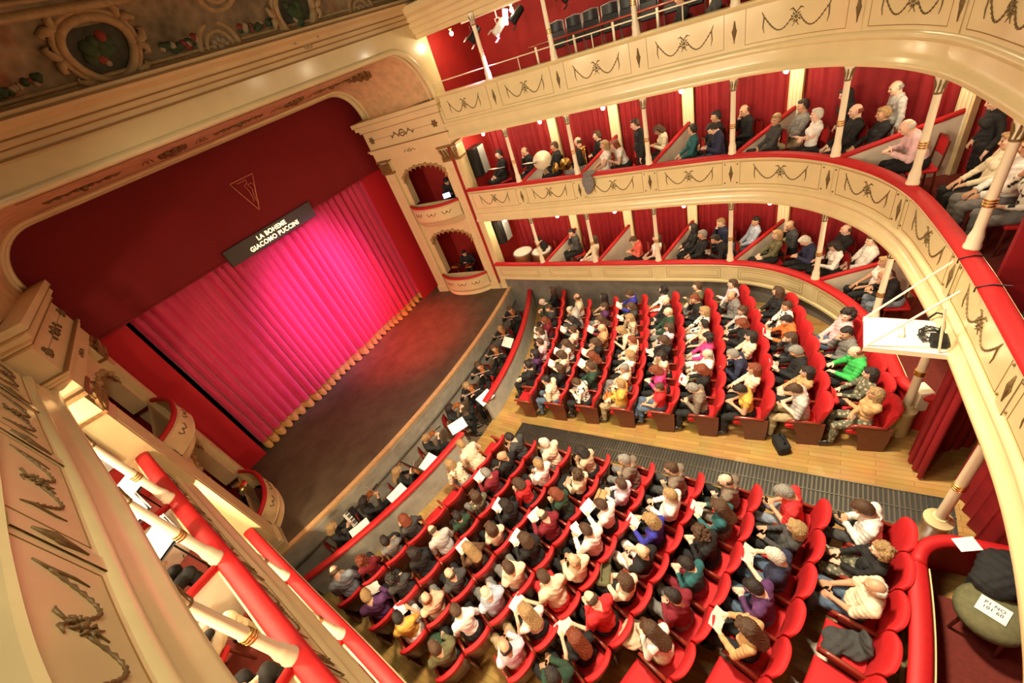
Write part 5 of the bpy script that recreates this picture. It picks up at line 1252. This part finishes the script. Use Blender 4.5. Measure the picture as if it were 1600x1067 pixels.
def spotlight(loc, aim, label, white=False):
    r = empty('stage_lantern', loc, 0, label, 'spotlight', 'gallery stage lanterns'); d = (Vector(aim) - Vector(loc)).normalized(); q = d.to_track_quat('Z', 'Y').to_matrix()
    m = WHITE if white else BLACK_METAL
    mb = MB(); mb.lathe([(0.06, -0.2), (0.085, -0.16), (0.09, 0.1), (0.10, 0.12), (0.10, 0.18), (0.085, 0.18)], n=14, M=q); mb.build('housing', m, r, 40)
    mb = MB(); mb.lathe([(0.08, 0.165), (0.078, 0.17)], n=14, M=q); mb.build('lens', mat('lantern_lens_' + label[:4], (0.5, 0.55, 0.6), 0.1), r)
    mb = MB(); mb.tube([q @ Vector((0.11, 0, 0)), Vector((0.1, 0, 0.18)), Vector((-0.1, 0, 0.18)), q @ Vector((-0.11, 0, 0))], 0.012, 6); mb.tube([(0, 0, 0.18), (0, 0, 0.34)], 0.015, 6); mb.build('yoke', m, r)
    for e in (-1, 1):
        mb = MB(); mb.box(q @ Vector((0, e * 0.12, 0.22)), (0.2, 0.006, 0.12), q); mb.build('barn_door', m, r)
    return r
spotlight((10.38, 7.35, 8.2), (5, 12, 3), 'black stage lantern beside the first gallery column'); spotlight((10.40, 6.62, 8.16), (5, 12, 3), 'white stage lantern hanging right of the first gallery column', True)
spotlight((10.6, 6.2, 8.26), (5, 12, 3), 'large black stage lantern near the second gallery column'); spotlight((10.7, 4.9, 8.3), (5, 12, 2), 'black stage lantern at the top edge past the second gallery column')
mb = MB(); mb.tube([(10.34, 7.6, 8.5), (10.34, 5.0, 8.5)], 0.022, 8); tag(mb.build('lighting_bar', CREAM_WHITE, None, True), 'pale lighting bar carrying the stage lanterns under the gallery ceiling', 'bar')
mb = MB(); mb.box((10.42, 6.4, 8.3), (0.05, 0.12, 0.30), Matrix.Rotation(0.3, 3, 'X'), ch=0.008); o = mb.build('flood_panel', mat('flood_face', (1, 1, 1), 0.5, emit=(0.9, 0.93, 1.0), estr=6), None); tag(o, 'glowing white flood light panel among the gallery lanterns', 'light')
# loudspeakers on the end walls of the boxes
for i, (x, y, z, lab) in enumerate([(10.8, 8.86, 5.15, 'tall loudspeaker with grey front on end wall of second tier, far side'), (10.8, 8.86, 2.75, 'tall loudspeaker with grey front on end wall of first tier, far side'), (-0.75, 8.86, 5.2, 'tall loudspeaker with grey front on end wall of second tier, near side'), (-0.75, 8.86, 2.75, 'tall loudspeaker with grey front on end wall of first tier, near side')]):
    r = empty('loudspeaker', (x, y, z), 0, lab, 'loudspeaker', 'loudspeakers by the stage'); mb = MB(); mb.box((0, 0, 0), (0.55, 0.30, 0.85), ch=0.02); mb.build('cabinet', BLACK_METAL, r)
    mb = MB(); mb.box((0.10, -0.158, 0), (0.32, 0.016, 0.8), ch=0.004); mb.build('grille', mat('speaker_cloth%d' % i, (0.25, 0.25, 0.23), 0.8), r)
# grey coat hung over the second tier rail
def coat(loc, blobs, m, nm, label, cat, rz=0.0, grp=None):
    S = Sdf()
    for c, rr in blobs: S.ell(v3(*c), v3(*rr), 0, 0.05)
    V, F = S.mesh(0.012); N = normals(V, F); V = V + N * (0.008 * np.sin(V[:, 0] * 50 + V[:, 2] * 31) * np.sin(V[:, 1] * 43 + 2 * np.sin(V[:, 2] * 20)))[:, None]
    o = bpy.data.objects.new(nm, to_mesh(nm, V, F, [m])); COL.objects.link(o); o.location = loc; o.rotation_euler = (0, 0, rz); return tag(o, label, cat, grp)
p, t, n = at(s_near(10.12, 4.95), -0.02)
coat((p.x, p.y, 4.5), [((0, 0, 0.12), (0.16, 0.17, 0.04)), ((-0.11, 0.02, -0.08), (0.035, 0.17, 0.20)), ((-0.12, 0.05, -0.28), (0.03, 0.10, 0.12)), ((0.12, 0, 0.0), (0.05, 0.16, 0.1))], CLOTH['grey'], 'coat', 'grey coat hanging over the second tier rail beside the third column', 'coat')
s9 = SEATS[('near', 8, 3)]; coat(Vector(s9.location) + Vector((0.02, 0.0, 0.52)), [((0, -0.05, 0), (0.17, 0.18, 0.05)), ((0.05, 0.12, 0.03), (0.12, 0.14, 0.05)), ((-0.08, 0.2, 0.0), (0.09, 0.1, 0.06)), ((0, -0.16, 0.12), (0.14, 0.05, 0.15))], CLOTH['dark grey'], 'coat', 'dark grey jacket with pale lining left on an empty seat of last row', 'coat', 0.3)
s9 = SEATS[('near', 6, 5)]; coat(Vector(s9.location) + Vector((0.0, 0.42, 0.62)), [((0, 0, 0), (0.2, 0.16, 0.10)), ((0.05, 0.1, -0.15), (0.16, 0.1, 0.2)), ((-0.1, 0.08, 0.05), (0.1, 0.1, 0.08))], CLOTH['beige'], 'coat', 'pale beige coat on the lap of woman with long brown hair, near block', 'coat')
s9 = SEATS[('near', 3, 8)]; coat(Vector(s9.location) + Vector((0.05, 0.34, 0.6)), [((0, 0, 0), (0.15, 0.14, 0.08)), ((0.05, 0.08, -0.1), (0.1, 0.1, 0.14))], CLOTH['dark green'], 'coat', 'dark green coat on the lap in fourth row of near block, by side wall', 'coat')
def bag(loc, rz, dims, m, label):
    r = empty('handbag', loc, rz, label, 'bag', 'bags in the stalls'); w, d, h = dims; mb = MB(); mb.box((0, 0, h / 2), dims, ch=0.03); mb.build('body', m, r, 40)
    mb = MB(); mb.tube([(-w * 0.3, 0, h), (-w * 0.25, 0, h + 0.13), (0, 0, h + 0.17), (w * 0.25, 0, h + 0.13), (w * 0.3, 0, h)], 0.009, 6); mb.build('handle', m, r, True)
f9 = SEATS[('far', 8, 1)].location; bag((f9.x - 0.12, f9.y + 0.42, zf(f9.y) + 0.52), 0.2, (0.34, 0.22, 0.10), CLOTH['red'], 'red handbag on the knees between last two aisle seats of far block')
f8 = SEATS[('far', 7, 0)].location; bag((f8.x - 0.42, f8.y + 0.25, zf(f8.y + 0.25) + 0.0), 0.5, (0.34, 0.2, 0.24), CLOTH['black'], 'black bag standing on parquet beside eighth row aisle seat, far block')
n5 = SEATS[('near', 4, 1)].location; bag((n5.x - 0.1, n5.y + 0.40, zf(n5.y) + 0.58), 0.1, (0.3, 0.2, 0.12), CLOTH['tan'], 'tan bag on the lap of woman in lilac shirt, near block fifth row')
n6 = SEATS[('near', 5, 4)].location; bag((n6.x + 0.1, n6.y + 0.42, zf(n6.y) + 0.58), 0.3, (0.36, 0.24, 0.12), CLOTH['olive'], 'olive bag on the lap of woman in cream, near block sixth row')
f4 = SEATS[('far', 3, 0)].location; bag((f4.x - 0.02, f4.y + 0.32, zf(f4.y) + 0.6), 0.1, (0.22, 0.16, 0.16), CLOTH['orange'], 'small orange bag on the lap of man in mustard, far block')
# projector shelf bracketed to the second tier front
sh = empty('projector_shelf', (5.83, -1.2, 3.6), 0, 'white board shelf with struts and coiled cables fixed to second tier front', 'shelf')
mb = MB(); mb.box((0, 0.0, 0), (0.66, 0.86, 0.025), ch=0.006); mb.build('board', WHITE, sh)
for e in (-0.32, 0.32):
    mb = MB(); mb.box((e, 0, -0.04), (0.02, 0.86, 0.06)); mb.build('edge_batten', CREAM_WHITE, sh)
for x0 in (0.31, -0.31):
    mb = MB(); mb.tube([(x0, 0.40, 0.02), (x0 + 0.03, -0.27, 0.93)], 0.014, 6); mb.build('strut', CREAM_WHITE, sh)
    mb = MB(); sS = s_near(5.83 + x0, -1.57); oo = Vector(sh.location)
    mb.tube([on_front(sS, -0.095, RAIL2 - 0.06) - oo, on_front(sS, -0.095, RAIL2) - oo, on_front(sS, 0.03, RAIL2 + 0.035) - oo, on_front(sS, 0.18, RAIL2 + 0.01) - oo], 0.009, 6); mb.build('strap', BLACK_METAL, sh)
mb = MB(); mb.tube([(-0.31, -0.30, 0.0), (-0.30, -0.2, 0.7)], 0.014, 6); mb.build('brace', CREAM_WHITE, sh)
mb = MB(); mb.box((0.05, 0.05, 0.04), (0.26, 0.07, 0.05), ch=0.01); tag(mb.build('power_strip', CREAM_WHITE, None), 'pale power strip lying on the white projector shelf', 'power strip').location = sh.location
mb = MB(); mb.box((-0.14, -0.30, 0.07), (0.2, 0.16, 0.11), ch=0.015); o = tag(mb.build('junction_box', BLACK_METAL, None), 'small black box among cables on the projector shelf', 'box'); o.location = sh.location
q = random.Random(11); mb = MB()
pts = []
for k in range(60):
    a = k * 0.55; pts.append((-0.02 + 0.15 * math.cos(a) * q.uniform(0.5, 1.1), -0.24 + 0.13 * math.sin(a) * q.uniform(0.5, 1.1), 0.03 + 0.06 * q.random()))
mb.tube(pts, 0.008, 5); o = tag(mb.build('cable', BLACK_METAL, None, True), 'tangle of black cable heaped on the projector shelf', 'cable'); o.location = sh.location
mb = MB(); mb.tube([(0.0, -0.3, 0.06), (0.1, -0.34, 0.16), (0.24, -0.34, 0.2), (0.34, -0.30, 0.14), (0.36, -0.22, -0.02), (0.30, -0.24, -0.12)], 0.013, 8); o = tag(mb.build('cable', BLACK_METAL, None, True), 'single thick black cable looping up from projector shelf', 'cable'); o.location = sh.location
# red tub armchair behind the second tier rail at the back
r = empty('armchair', (5.45, -2.3, FL2), -0.3, 'red seated tub armchair behind the second tier rail, at picture edge', 'armchair')
mb = MB(); mb.lathe([(0.26, 0.0), (0.30, 0.2), (0.31, 0.42)], n=20); mb.build('base', BLACK, r, 40)
mb = MB(); mb.lathe([(0.27, 0.40), (0.30, 0.44), (0.28, 0.50), (0.01, 0.53)], n=20); mb.build('seat', RED, r, True)
mb = MB(); mb.grid([[(math.cos(a) * rr, math.sin(a) * rr, z) for rr, z in ((0.30, 0.40), (0.30, 0.78), (0.34, 0.82), (0.38, 0.78), (0.36, 0.40))] for a in np.linspace(math.pi * 0.9, math.pi * 2.1, 18)]); mb.build('backrest', BLACK, r, 50)
# chair with olive back, coat and card in the near box of the first tier
r = empty('padded_stool', (3.35, -2.2, FL1), 0, 'round olive padded stool in first tier box beside doorway, carrying a card', 'stool')
mb = MB(); mb.lathe([(0.26, 0.42), (0.31, 0.48), (0.32, 0.56), (0.28, 0.63), (0.16, 0.66), (0.01, 0.665)], n=24); mb.build('seat', CLOTH['olive'], r, True)
for k in range(4):
    a = k * math.pi / 2 + 0.4; mb = MB(); mb.tube([(0.24 * math.cos(a), 0.24 * math.sin(a), 0.46), (0.28 * math.cos(a), 0.28 * math.sin(a), 0.0)], [0.022, 0.016], 6); mb.build('leg', WOOD_DARK, r)
cd = empty('notice_card', (3.33, -2.17, FL1 + 0.672), -2.0, 'white notice card with two printed lines lying on the olive stool', 'card'); cd.rotation_euler = (0, 0, -2.0)
mb = MB(); mb.box((0, 0, 0), (0.25, 0.20, 0.004)); mb.build('card', PAPER, cd); INK = mat('printing_ink', (0.03, 0.03, 0.04), 0.6)
text('P1 NO', 0.055, (0, 0.025, 0.003), INK, cd, 'lettering', (0, 0, 0), 0.0005); text('101 60', 0.055, (0, -0.035, 0.003), INK, cd, 'lettering', (0, 0, 0), 0.0005)
coat((3.78, -2.3, FL1 + 0.62), [((0, 0, 0.12), (0.27, 0.24, 0.16)), ((-0.15, 0.1, 0.1), (0.17, 0.2, 0.14)), ((0.15, -0.1, 0.0), (0.18, 0.2, 0.2)), ((0, 0, -0.3), (0.2, 0.2, 0.3))], CLOTH['black'], 'coat', 'black padded coat heaped in first tier box beside the doorway curtain', 'coat')
booklet((3.98, -2.0, RAIL1 + 0.07), 0.5, 0.0, 'white programme lying on the red curved rail beside the doorway', 'single', 'loose programmes'); 
# ================================================================ orchestra
def music_stand(x, y, z, rz, label, grp, hgt=0.95, sheet=True, tilt=1.1, big=1.0, leg=0.22):
    r = empty('music_stand', (x, y, z), rz, label, 'music stand', grp)
    mb = MB(); mb.tube([(0, 0, 0.16), (0, 0, hgt)], 0.011, 8); mb.build('pole', BLACK_METAL, r)
    for k in range(3):
        a = k * 2.094; mb = MB(); mb.tube([(0, 0, 0.26), (leg * math.cos(a), leg * math.sin(a), 0.01)], 0.009, 6); mb.build('leg', BLACK_METAL, r)
    M = Matrix.Rotation(-0.62, 3, 'X'); mb = MB(); mb.box((0, 0.03, hgt + 0.03), (0.48 * big, 0.012, 0.33 * big), Matrix.Rotation(tilt, 3, 'X') @ Matrix.Identity(3), ch=0.003); mb.build('desk', BLACK_METAL, r)
    if sheet:
        R2 = Matrix.Rotation(rz, 3, 'Z'); q = R2 @ Vector((0, 0.03 + 0.012, hgt + 0.03 + 0.016)); o = empty('music_sheet', (x + q.x, y + q.y, z + q.z), rz, 'open white sheet music on ' + label.split(' with ')[0].replace('black ', ''), 'sheet music', 'sheet music on stands')
        mb = MB()
        for e in (-1, 1): mb.box((e * 0.112 * big, 0, 0), (0.22 * big, 0.004, 0.30 * big), Matrix.Rotation(tilt, 3, 'X') @ Matrix.Rotation(e * 0.06, 3, 'Z'))
        mb.build('pages', PAPER, o)
    return r
VARN = mat('violin_varnish', (0.30, 0.09, 0.02), 0.25, coat=0.5, noise=0.2, nscale=12)
def violin_mesh(k=1.0, cello=False):
    mb = MB(); o = []
    for i in range(40):
        a = 2 * math.pi * i / 40; y = math.cos(a) * 0.178; w = 0.092 + 0.012 * math.cos(a * 1.0 + math.pi) ; w = w * (abs(math.sin(a)) ** 0.75) * (1 - 0.36 * math.exp(-((y - 0.015) / 0.055) ** 2)); o.append((math.copysign(w, math.sin(a)) * k, y * k))
    mb.prism(o, 0.035 * k); return mb
def violin(loc, M, label, k=1.0):
    r = empty('violin' if k < 2 else 'cello', loc, 0, label, 'violin' if k < 2 else 'cello', 'string instruments in the pit'); r.matrix_world = Matrix.Translation(loc) @ M.to_4x4()
    violin_mesh(k).build('body', VARN, r, 40)
    mb = MB(); mb.box((0, 0.25 * k, 0.032 * k), (0.022 * k, 0.26 * k, 0.012 * k)); mb.build('fingerboard', BLACK, r)
    mb = MB(); mb.tube([(0, 0.16 * k, 0.018 * k), (0, 0.31 * k, 0.018 * k), (0, 0.36 * k, 0.01 * k)], [0.012 * k, 0.011 * k, 0.013 * k], 8); mb.ball((0, 0.375 * k, 0.005 * k), 0.016 * k, 6); mb.build('neck', VARN, r, True)
    mb = MB(); mb.box((0, -0.02 * k, 0.045 * k), (0.04 * k, 0.006 * k, 0.03 * k)); mb.build('bridge', EDGE, r)
    if k > 2:
        mb = MB(); mb.tube([(0, -0.178 * k, 0.017 * k), (0, -0.178 * k - 0.3, 0.017 * k)], 0.008, 6); mb.build('endpin', METAL, r)
    return r
def bow(a, b, label):
    a, b = Vector(a), Vector(b); o = empty('bow', a, 0, label, 'bow', 'bows'); mb = MB(); d = b - a; mb.tube([Vector((0, 0, 0)), d * 0.5 + Vector((0, 0, 0.012)), d], [0.006, 0.005, 0.004], 6); mb.build('stick', VARN, o)
    mb = MB(); mb.tube([d * 0.03 + Vector((0, 0, -0.02)), d * 0.98 + Vector((0, 0, -0.018))], 0.004, 4); mb.build('hair_ribbon', PAPER, o); mb = MB(); mb.box(d * 0.04 + Vector((0, 0, -0.012)), (0.02, 0.02, 0.02)); mb.build('frog', BLACK, o)
PIT = [('msn', 8.75, 7.92, 'violin', 'hidden end'), ('foy', 7.8, 7.75, 'violin', 'second from far end'), ('fon', 6.95, 7.5, 'violin', 'third from far end'), ('fon', 6.15, 7.55, 'violin', 'fourth from far end'), ('foy', 5.35, 7.42, 'violin', 'at far side of the gap'), ('fod', 4.42, 7.42, 'violin', 'in front of the gap'), ('fuy', 3.38, 7.42, 'violin', 'at near side of the gap'), ('fly', 2.32, 7.52, 'cello', 'third from near end'), ('fld', 1.42, 7.75, 'violin', 'second from near end'), ('foy', 0.62, 8.05, 'keys', 'at the near end')]
for i, (h, x, y, ins, wh) in enumerate(PIT):
    rz = face_to(x, y, 4.6, 5.2) * 0.8; z = -0.28
    box_chair((x, y, z), rz, 'small red-seated chair under the pit musician %s' % wh, 'chairs of the orchestra')
    r, P = spawn('%s black black %s' % (h, 'violin' if ins == 'violin' else 'play'), (x, y, z), rz, '%s in pit %s' % ({'violin': 'violinist', 'cello': 'cellist', 'keys': 'keyboard player'}[ins], wh), 'orchestra musicians', 'long', 1.0)
    R = Matrix.Rotation(rz, 3, 'Z'); L = lambda a: Vector((x, y, z)) + R @ Vector(a)
    if ins == 'violin':
        c = Vector((-0.12, 0.17, 1.09)); d = Vector((-0.35, 0.85, -0.12)).normalized(); up = Vector((0.35, 0.0, 1)).normalized(); xx = d.cross(up).normalized(); up = xx.cross(d)
        violin(L(c), R @ Matrix((xx, d, up)).transposed(), 'varnished violin held by the pit musician %s' % wh)
        hw = P['hands'][0][0]; bow(L((hw[0], hw[1] + 0.06, hw[2] + 0.05)), L((-0.38, 0.30, 1.16)), 'violin bow held by the pit musician %s' % wh)
    elif ins == 'cello':
        d = Vector((-0.1, -0.35, 0.93)).normalized(); up = Vector((0, 1, 0.35)).normalized(); xx = d.cross(up).normalized(); up = xx.cross(d)
        violin(L((0.0, 0.50, 0.55)), R @ Matrix((xx, d, up)).transposed(), 'cello standing between the knees of the pit musician', 2.0)
        hw = P['hands'][0][0]; bow(L((hw[0], hw[1] + 0.06, hw[2])), L((-0.35, 0.58, 0.80)), 'cello bow held by the pit musician')
    else:
        kb = empty('keyboard', L((0, 0.52, 0.0)), rz, 'electronic keyboard on black stand at near end of pit', 'keyboard'); mb = MB(); mb.box((0, 0, 0.74), (0.95, 0.30, 0.08), ch=0.01); mb.build('case', BLACK_METAL, kb)
        mb = MB(); mb.box((0, -0.07, 0.778), (0.9, 0.14, 0.006))
        for k in range(24): mb.box((-0.43 + k * 0.0375, -0.07, 0.785), (0.034, 0.14, 0.012))
        mb.build('white_keys', PAPER, kb); mb = MB()
        for k in range(24):
            if k % 7 not in (2, 6): mb.box((-0.43 + (k + 0.5) * 0.0375, -0.04, 0.797), (0.018, 0.085, 0.014))
        mb.build('black_keys', BLACK, kb)
        for e in (-1, 1):
            mb = MB(); mb.tube([(e * 0.35, 0.1, 0.7), (-e * 0.3, -0.1, 0.02)], 0.018, 6); mb.build('leg', BLACK_METAL, kb)
for i, (x, y, wh) in enumerate([(7.35, 7.32, 'far pit wall'), (5.2, 6.75, 'far side of the gap'), (4.15, 6.95, 'middle of the gap'), (2.95, 7.0, 'near side of the gap'), (2.0, 7.2, 'in front of cello'), (1.0, 7.45, 'near end of pit')]):
    music_stand(x, y, -0.28, face_to(x, y, 4.6, 10.5) + math.pi + (0.5 if x < 4 else -0.4), 'black music stand in pit, %s, with white sheet music' % wh, 'music stands in the pit', 0.98)
for i, (x, y, z, wh) in enumerate([(-0.58, 7.6, FL2, 'near second tier by stage'), (-0.74, 6.95, FL2, 'near second tier behind first column'), (-0.70, 5.98, FL2, 'near second tier between columns'), (-0.85, 6.1, FL1, 'near first tier'), (10.55, 8.1, FL2, 'far second tier first box'), (10.62, 6.9, FL2, 'far second tier second box')]):
    music_stand(x, y, z, -math.pi / 2 * (1 if x < 0 else -1) + math.pi, 'black music stand, %s, with sheet music' % wh, 'music stands in the boxes', 0.98, True, 1.32, 1.35 if x < 0 else 1.0, 0.15 if x < 0 else 0.22)
# percussion and brass in the boxes nearest the stage
COPPER = mat('copper', (0.70, 0.36, 0.18), 0.3, metal=0.9); SKINH = mat('drum_head', (0.85, 0.80, 0.70), 0.5)
for x, y, lab in ((10.62, 8.15, 'copper kettledrum with white head, nearest the stage in first tier'), (10.68, 7.42, 'copper kettledrum with white head, second in first tier box')):
    r = empty('kettledrum', (x, y, FL1), 0, lab, 'drum', 'kettledrums'); mb = MB(); mb.lathe([(0.03, 0.22), (0.16, 0.28), (0.27, 0.42), (0.33, 0.62), (0.335, 0.80)], n=24); mb.build('bowl', COPPER, r, 50)
    mb = MB(); mb.lathe([(0.33, 0.81), (0.32, 0.825), (0.01, 0.83)], n=24); mb.build('drum_head', SKINH, r, 50); mb = MB(); mb.lathe([(0.335, 0.78), (0.36, 0.78), (0.36, 0.82), (0.335, 0.825)], n=24); mb.build('hoop', METAL, r, 50)
    for k in range(3):
        a = k * 2.094; mb = MB(); mb.tube([(0.3 * math.cos(a), 0.3 * math.sin(a), 0.6), (0.33 * math.cos(a), 0.33 * math.sin(a), 0.0)], 0.02, 6); mb.build('leg', METAL, r)
def horn(loc, k, m, nm, label, aim):
    r = empty(nm, loc, 0, label, nm.replace('_', ' '), 'brass instruments'); q = Vector(aim).normalized().to_track_quat('Z', 'Y').to_matrix()
    mb = MB(); mb.lathe([(0.02, -0.45), (0.03, -0.25), (0.05, -0.1), (0.10, 0.0), (0.17, 0.06), (0.18, 0.065)], n=20, M=q * k); mb.build('bell', m, r, True)
    mb = MB(); P_ = [q @ Vector((0.16 * math.cos(a) * k, 0.03 * math.sin(2 * a) * k, (-0.42 + 0.16 * math.sin(a)) * k)) for a in np.linspace(0, 4 * math.pi, 40)]; mb.tube(P_, 0.016 * k, 7); mb.build('tubing', m, r, True)
    mb = MB()
    for j in range(3): mb.lathe([(0.018 * k, -0.06 * k), (0.018 * k, 0.08 * k)], c=q @ Vector(((-0.06 + 0.06 * j) * k, 0.06 * k, -0.42 * k)), n=8)
    mb.build('valves', METAL, r)
horn((10.72, 6.55, FL2 + 1.0), 1.5, CREAM_WHITE, 'tuba', 'pale tuba with wide bell held in second box of second tier', (-0.7, -0.3, 0.7)); horn((10.7, 5.85, FL2 + 0.85), 0.9, BRASS, 'french_horn', 'brass french horn on the lap in second box of second tier', (-0.8, -0.5, 0.3)); horn((10.6, 6.1, FL2 + 0.8), 0.8, BRASS, 'french_horn', 'small brass horn resting beside the pale tuba', (-0.8, 0.4, 0.5))
tb = empty('trombone', (10.68, 5.2, FL2 + 0.45), 0, 'brass trombone standing upright behind the second column of second tier', 'trombone'); mb = MB(); mb.tube([(0, 0, 0.75), (0.0, 0, 0), (0.05, 0.02, -0.02), (0.06, 0.08, 0.0), (0.06, 0.08, 0.75)], 0.011, 6); mb.build('slide', BRASS, tb, True); mb = MB(); mb.lathe([(0.012, 0.3), (0.02, 0.6), (0.05, 0.72), (0.10, 0.78)], c=(0.06, 0.08, 0), n=14); mb.build('bell', BRASS, tb, True)
# stage boxes: a percussionist with cymbals below, a person at a lit screen above
seated('msd black black play', 10.55, 10.75, LZ0 - 0.72, 'in lower far stage box behind cymbal', 'people in the stage boxes', math.radians(120)); seated('msd black black phone', 10.5, 10.15, UZ0 - 0.72, 'in upper far stage box at lit screen', 'people in the stage boxes', math.radians(120))
def cymbal(x, y, z, label):
    r = empty('cymbal_stand', (x, y, z), 0, label, 'cymbal', 'cymbal stands'); mb = MB(); mb.lathe([(0.005, 0.945), (0.05, 0.93), (0.20, 0.90), (0.20, 0.897)], n=20); mb.build('cymbal', BRASS, r, True); mb = MB(); mb.tube([(0, 0, 0.2), (0, 0, 0.96)], 0.01, 6); mb.build('pole', METAL, r)
    for k in range(3):
        mb = MB(); mb.tube([(0, 0, 0.3), (0.2 * math.cos(k * 2.094), 0.2 * math.sin(k * 2.094), 0)], 0.009, 6); mb.build('leg', METAL, r)
cymbal(10.05, 10.95, LZ0 - 0.7, 'brass cymbal on stand in lower far stage box'); cymbal(10.1, 10.3, LZ0 - 0.7, 'second brass cymbal on stand in lower far stage box'); cymbal(0.3, 10.6, LZ0 - 0.7, 'cymbal on stand in lower near stage box')
mo = empty('monitor', (10.0, 9.95, UZ0 + 0.02), math.radians(-55), 'small glowing bluish monitor on the ledge of upper far stage box', 'monitor'); mb = MB(); mb.box((0, 0.01, 0.12), (0.26, 0.02, 0.18), ch=0.005); mb.box((0, 0.03, 0.01), (0.12, 0.1, 0.015)); mb.build('case', BLACK_METAL, mo); mb = MB(); mb.box((0, -0.003, 0.12), (0.235, 0.004, 0.155)); mb.build('display', mat('lit_display', (0.2, 0.3, 0.6), 0.4, emit=(0.45, 0.6, 1.0), estr=4), mo)
# keep all labels to sixteen words
for o in bpy.data.objects:
    if o.get('label'):
        w = o['label'].split()
        if len(w) > 16: o['label'] = ' '.join(w[:16])
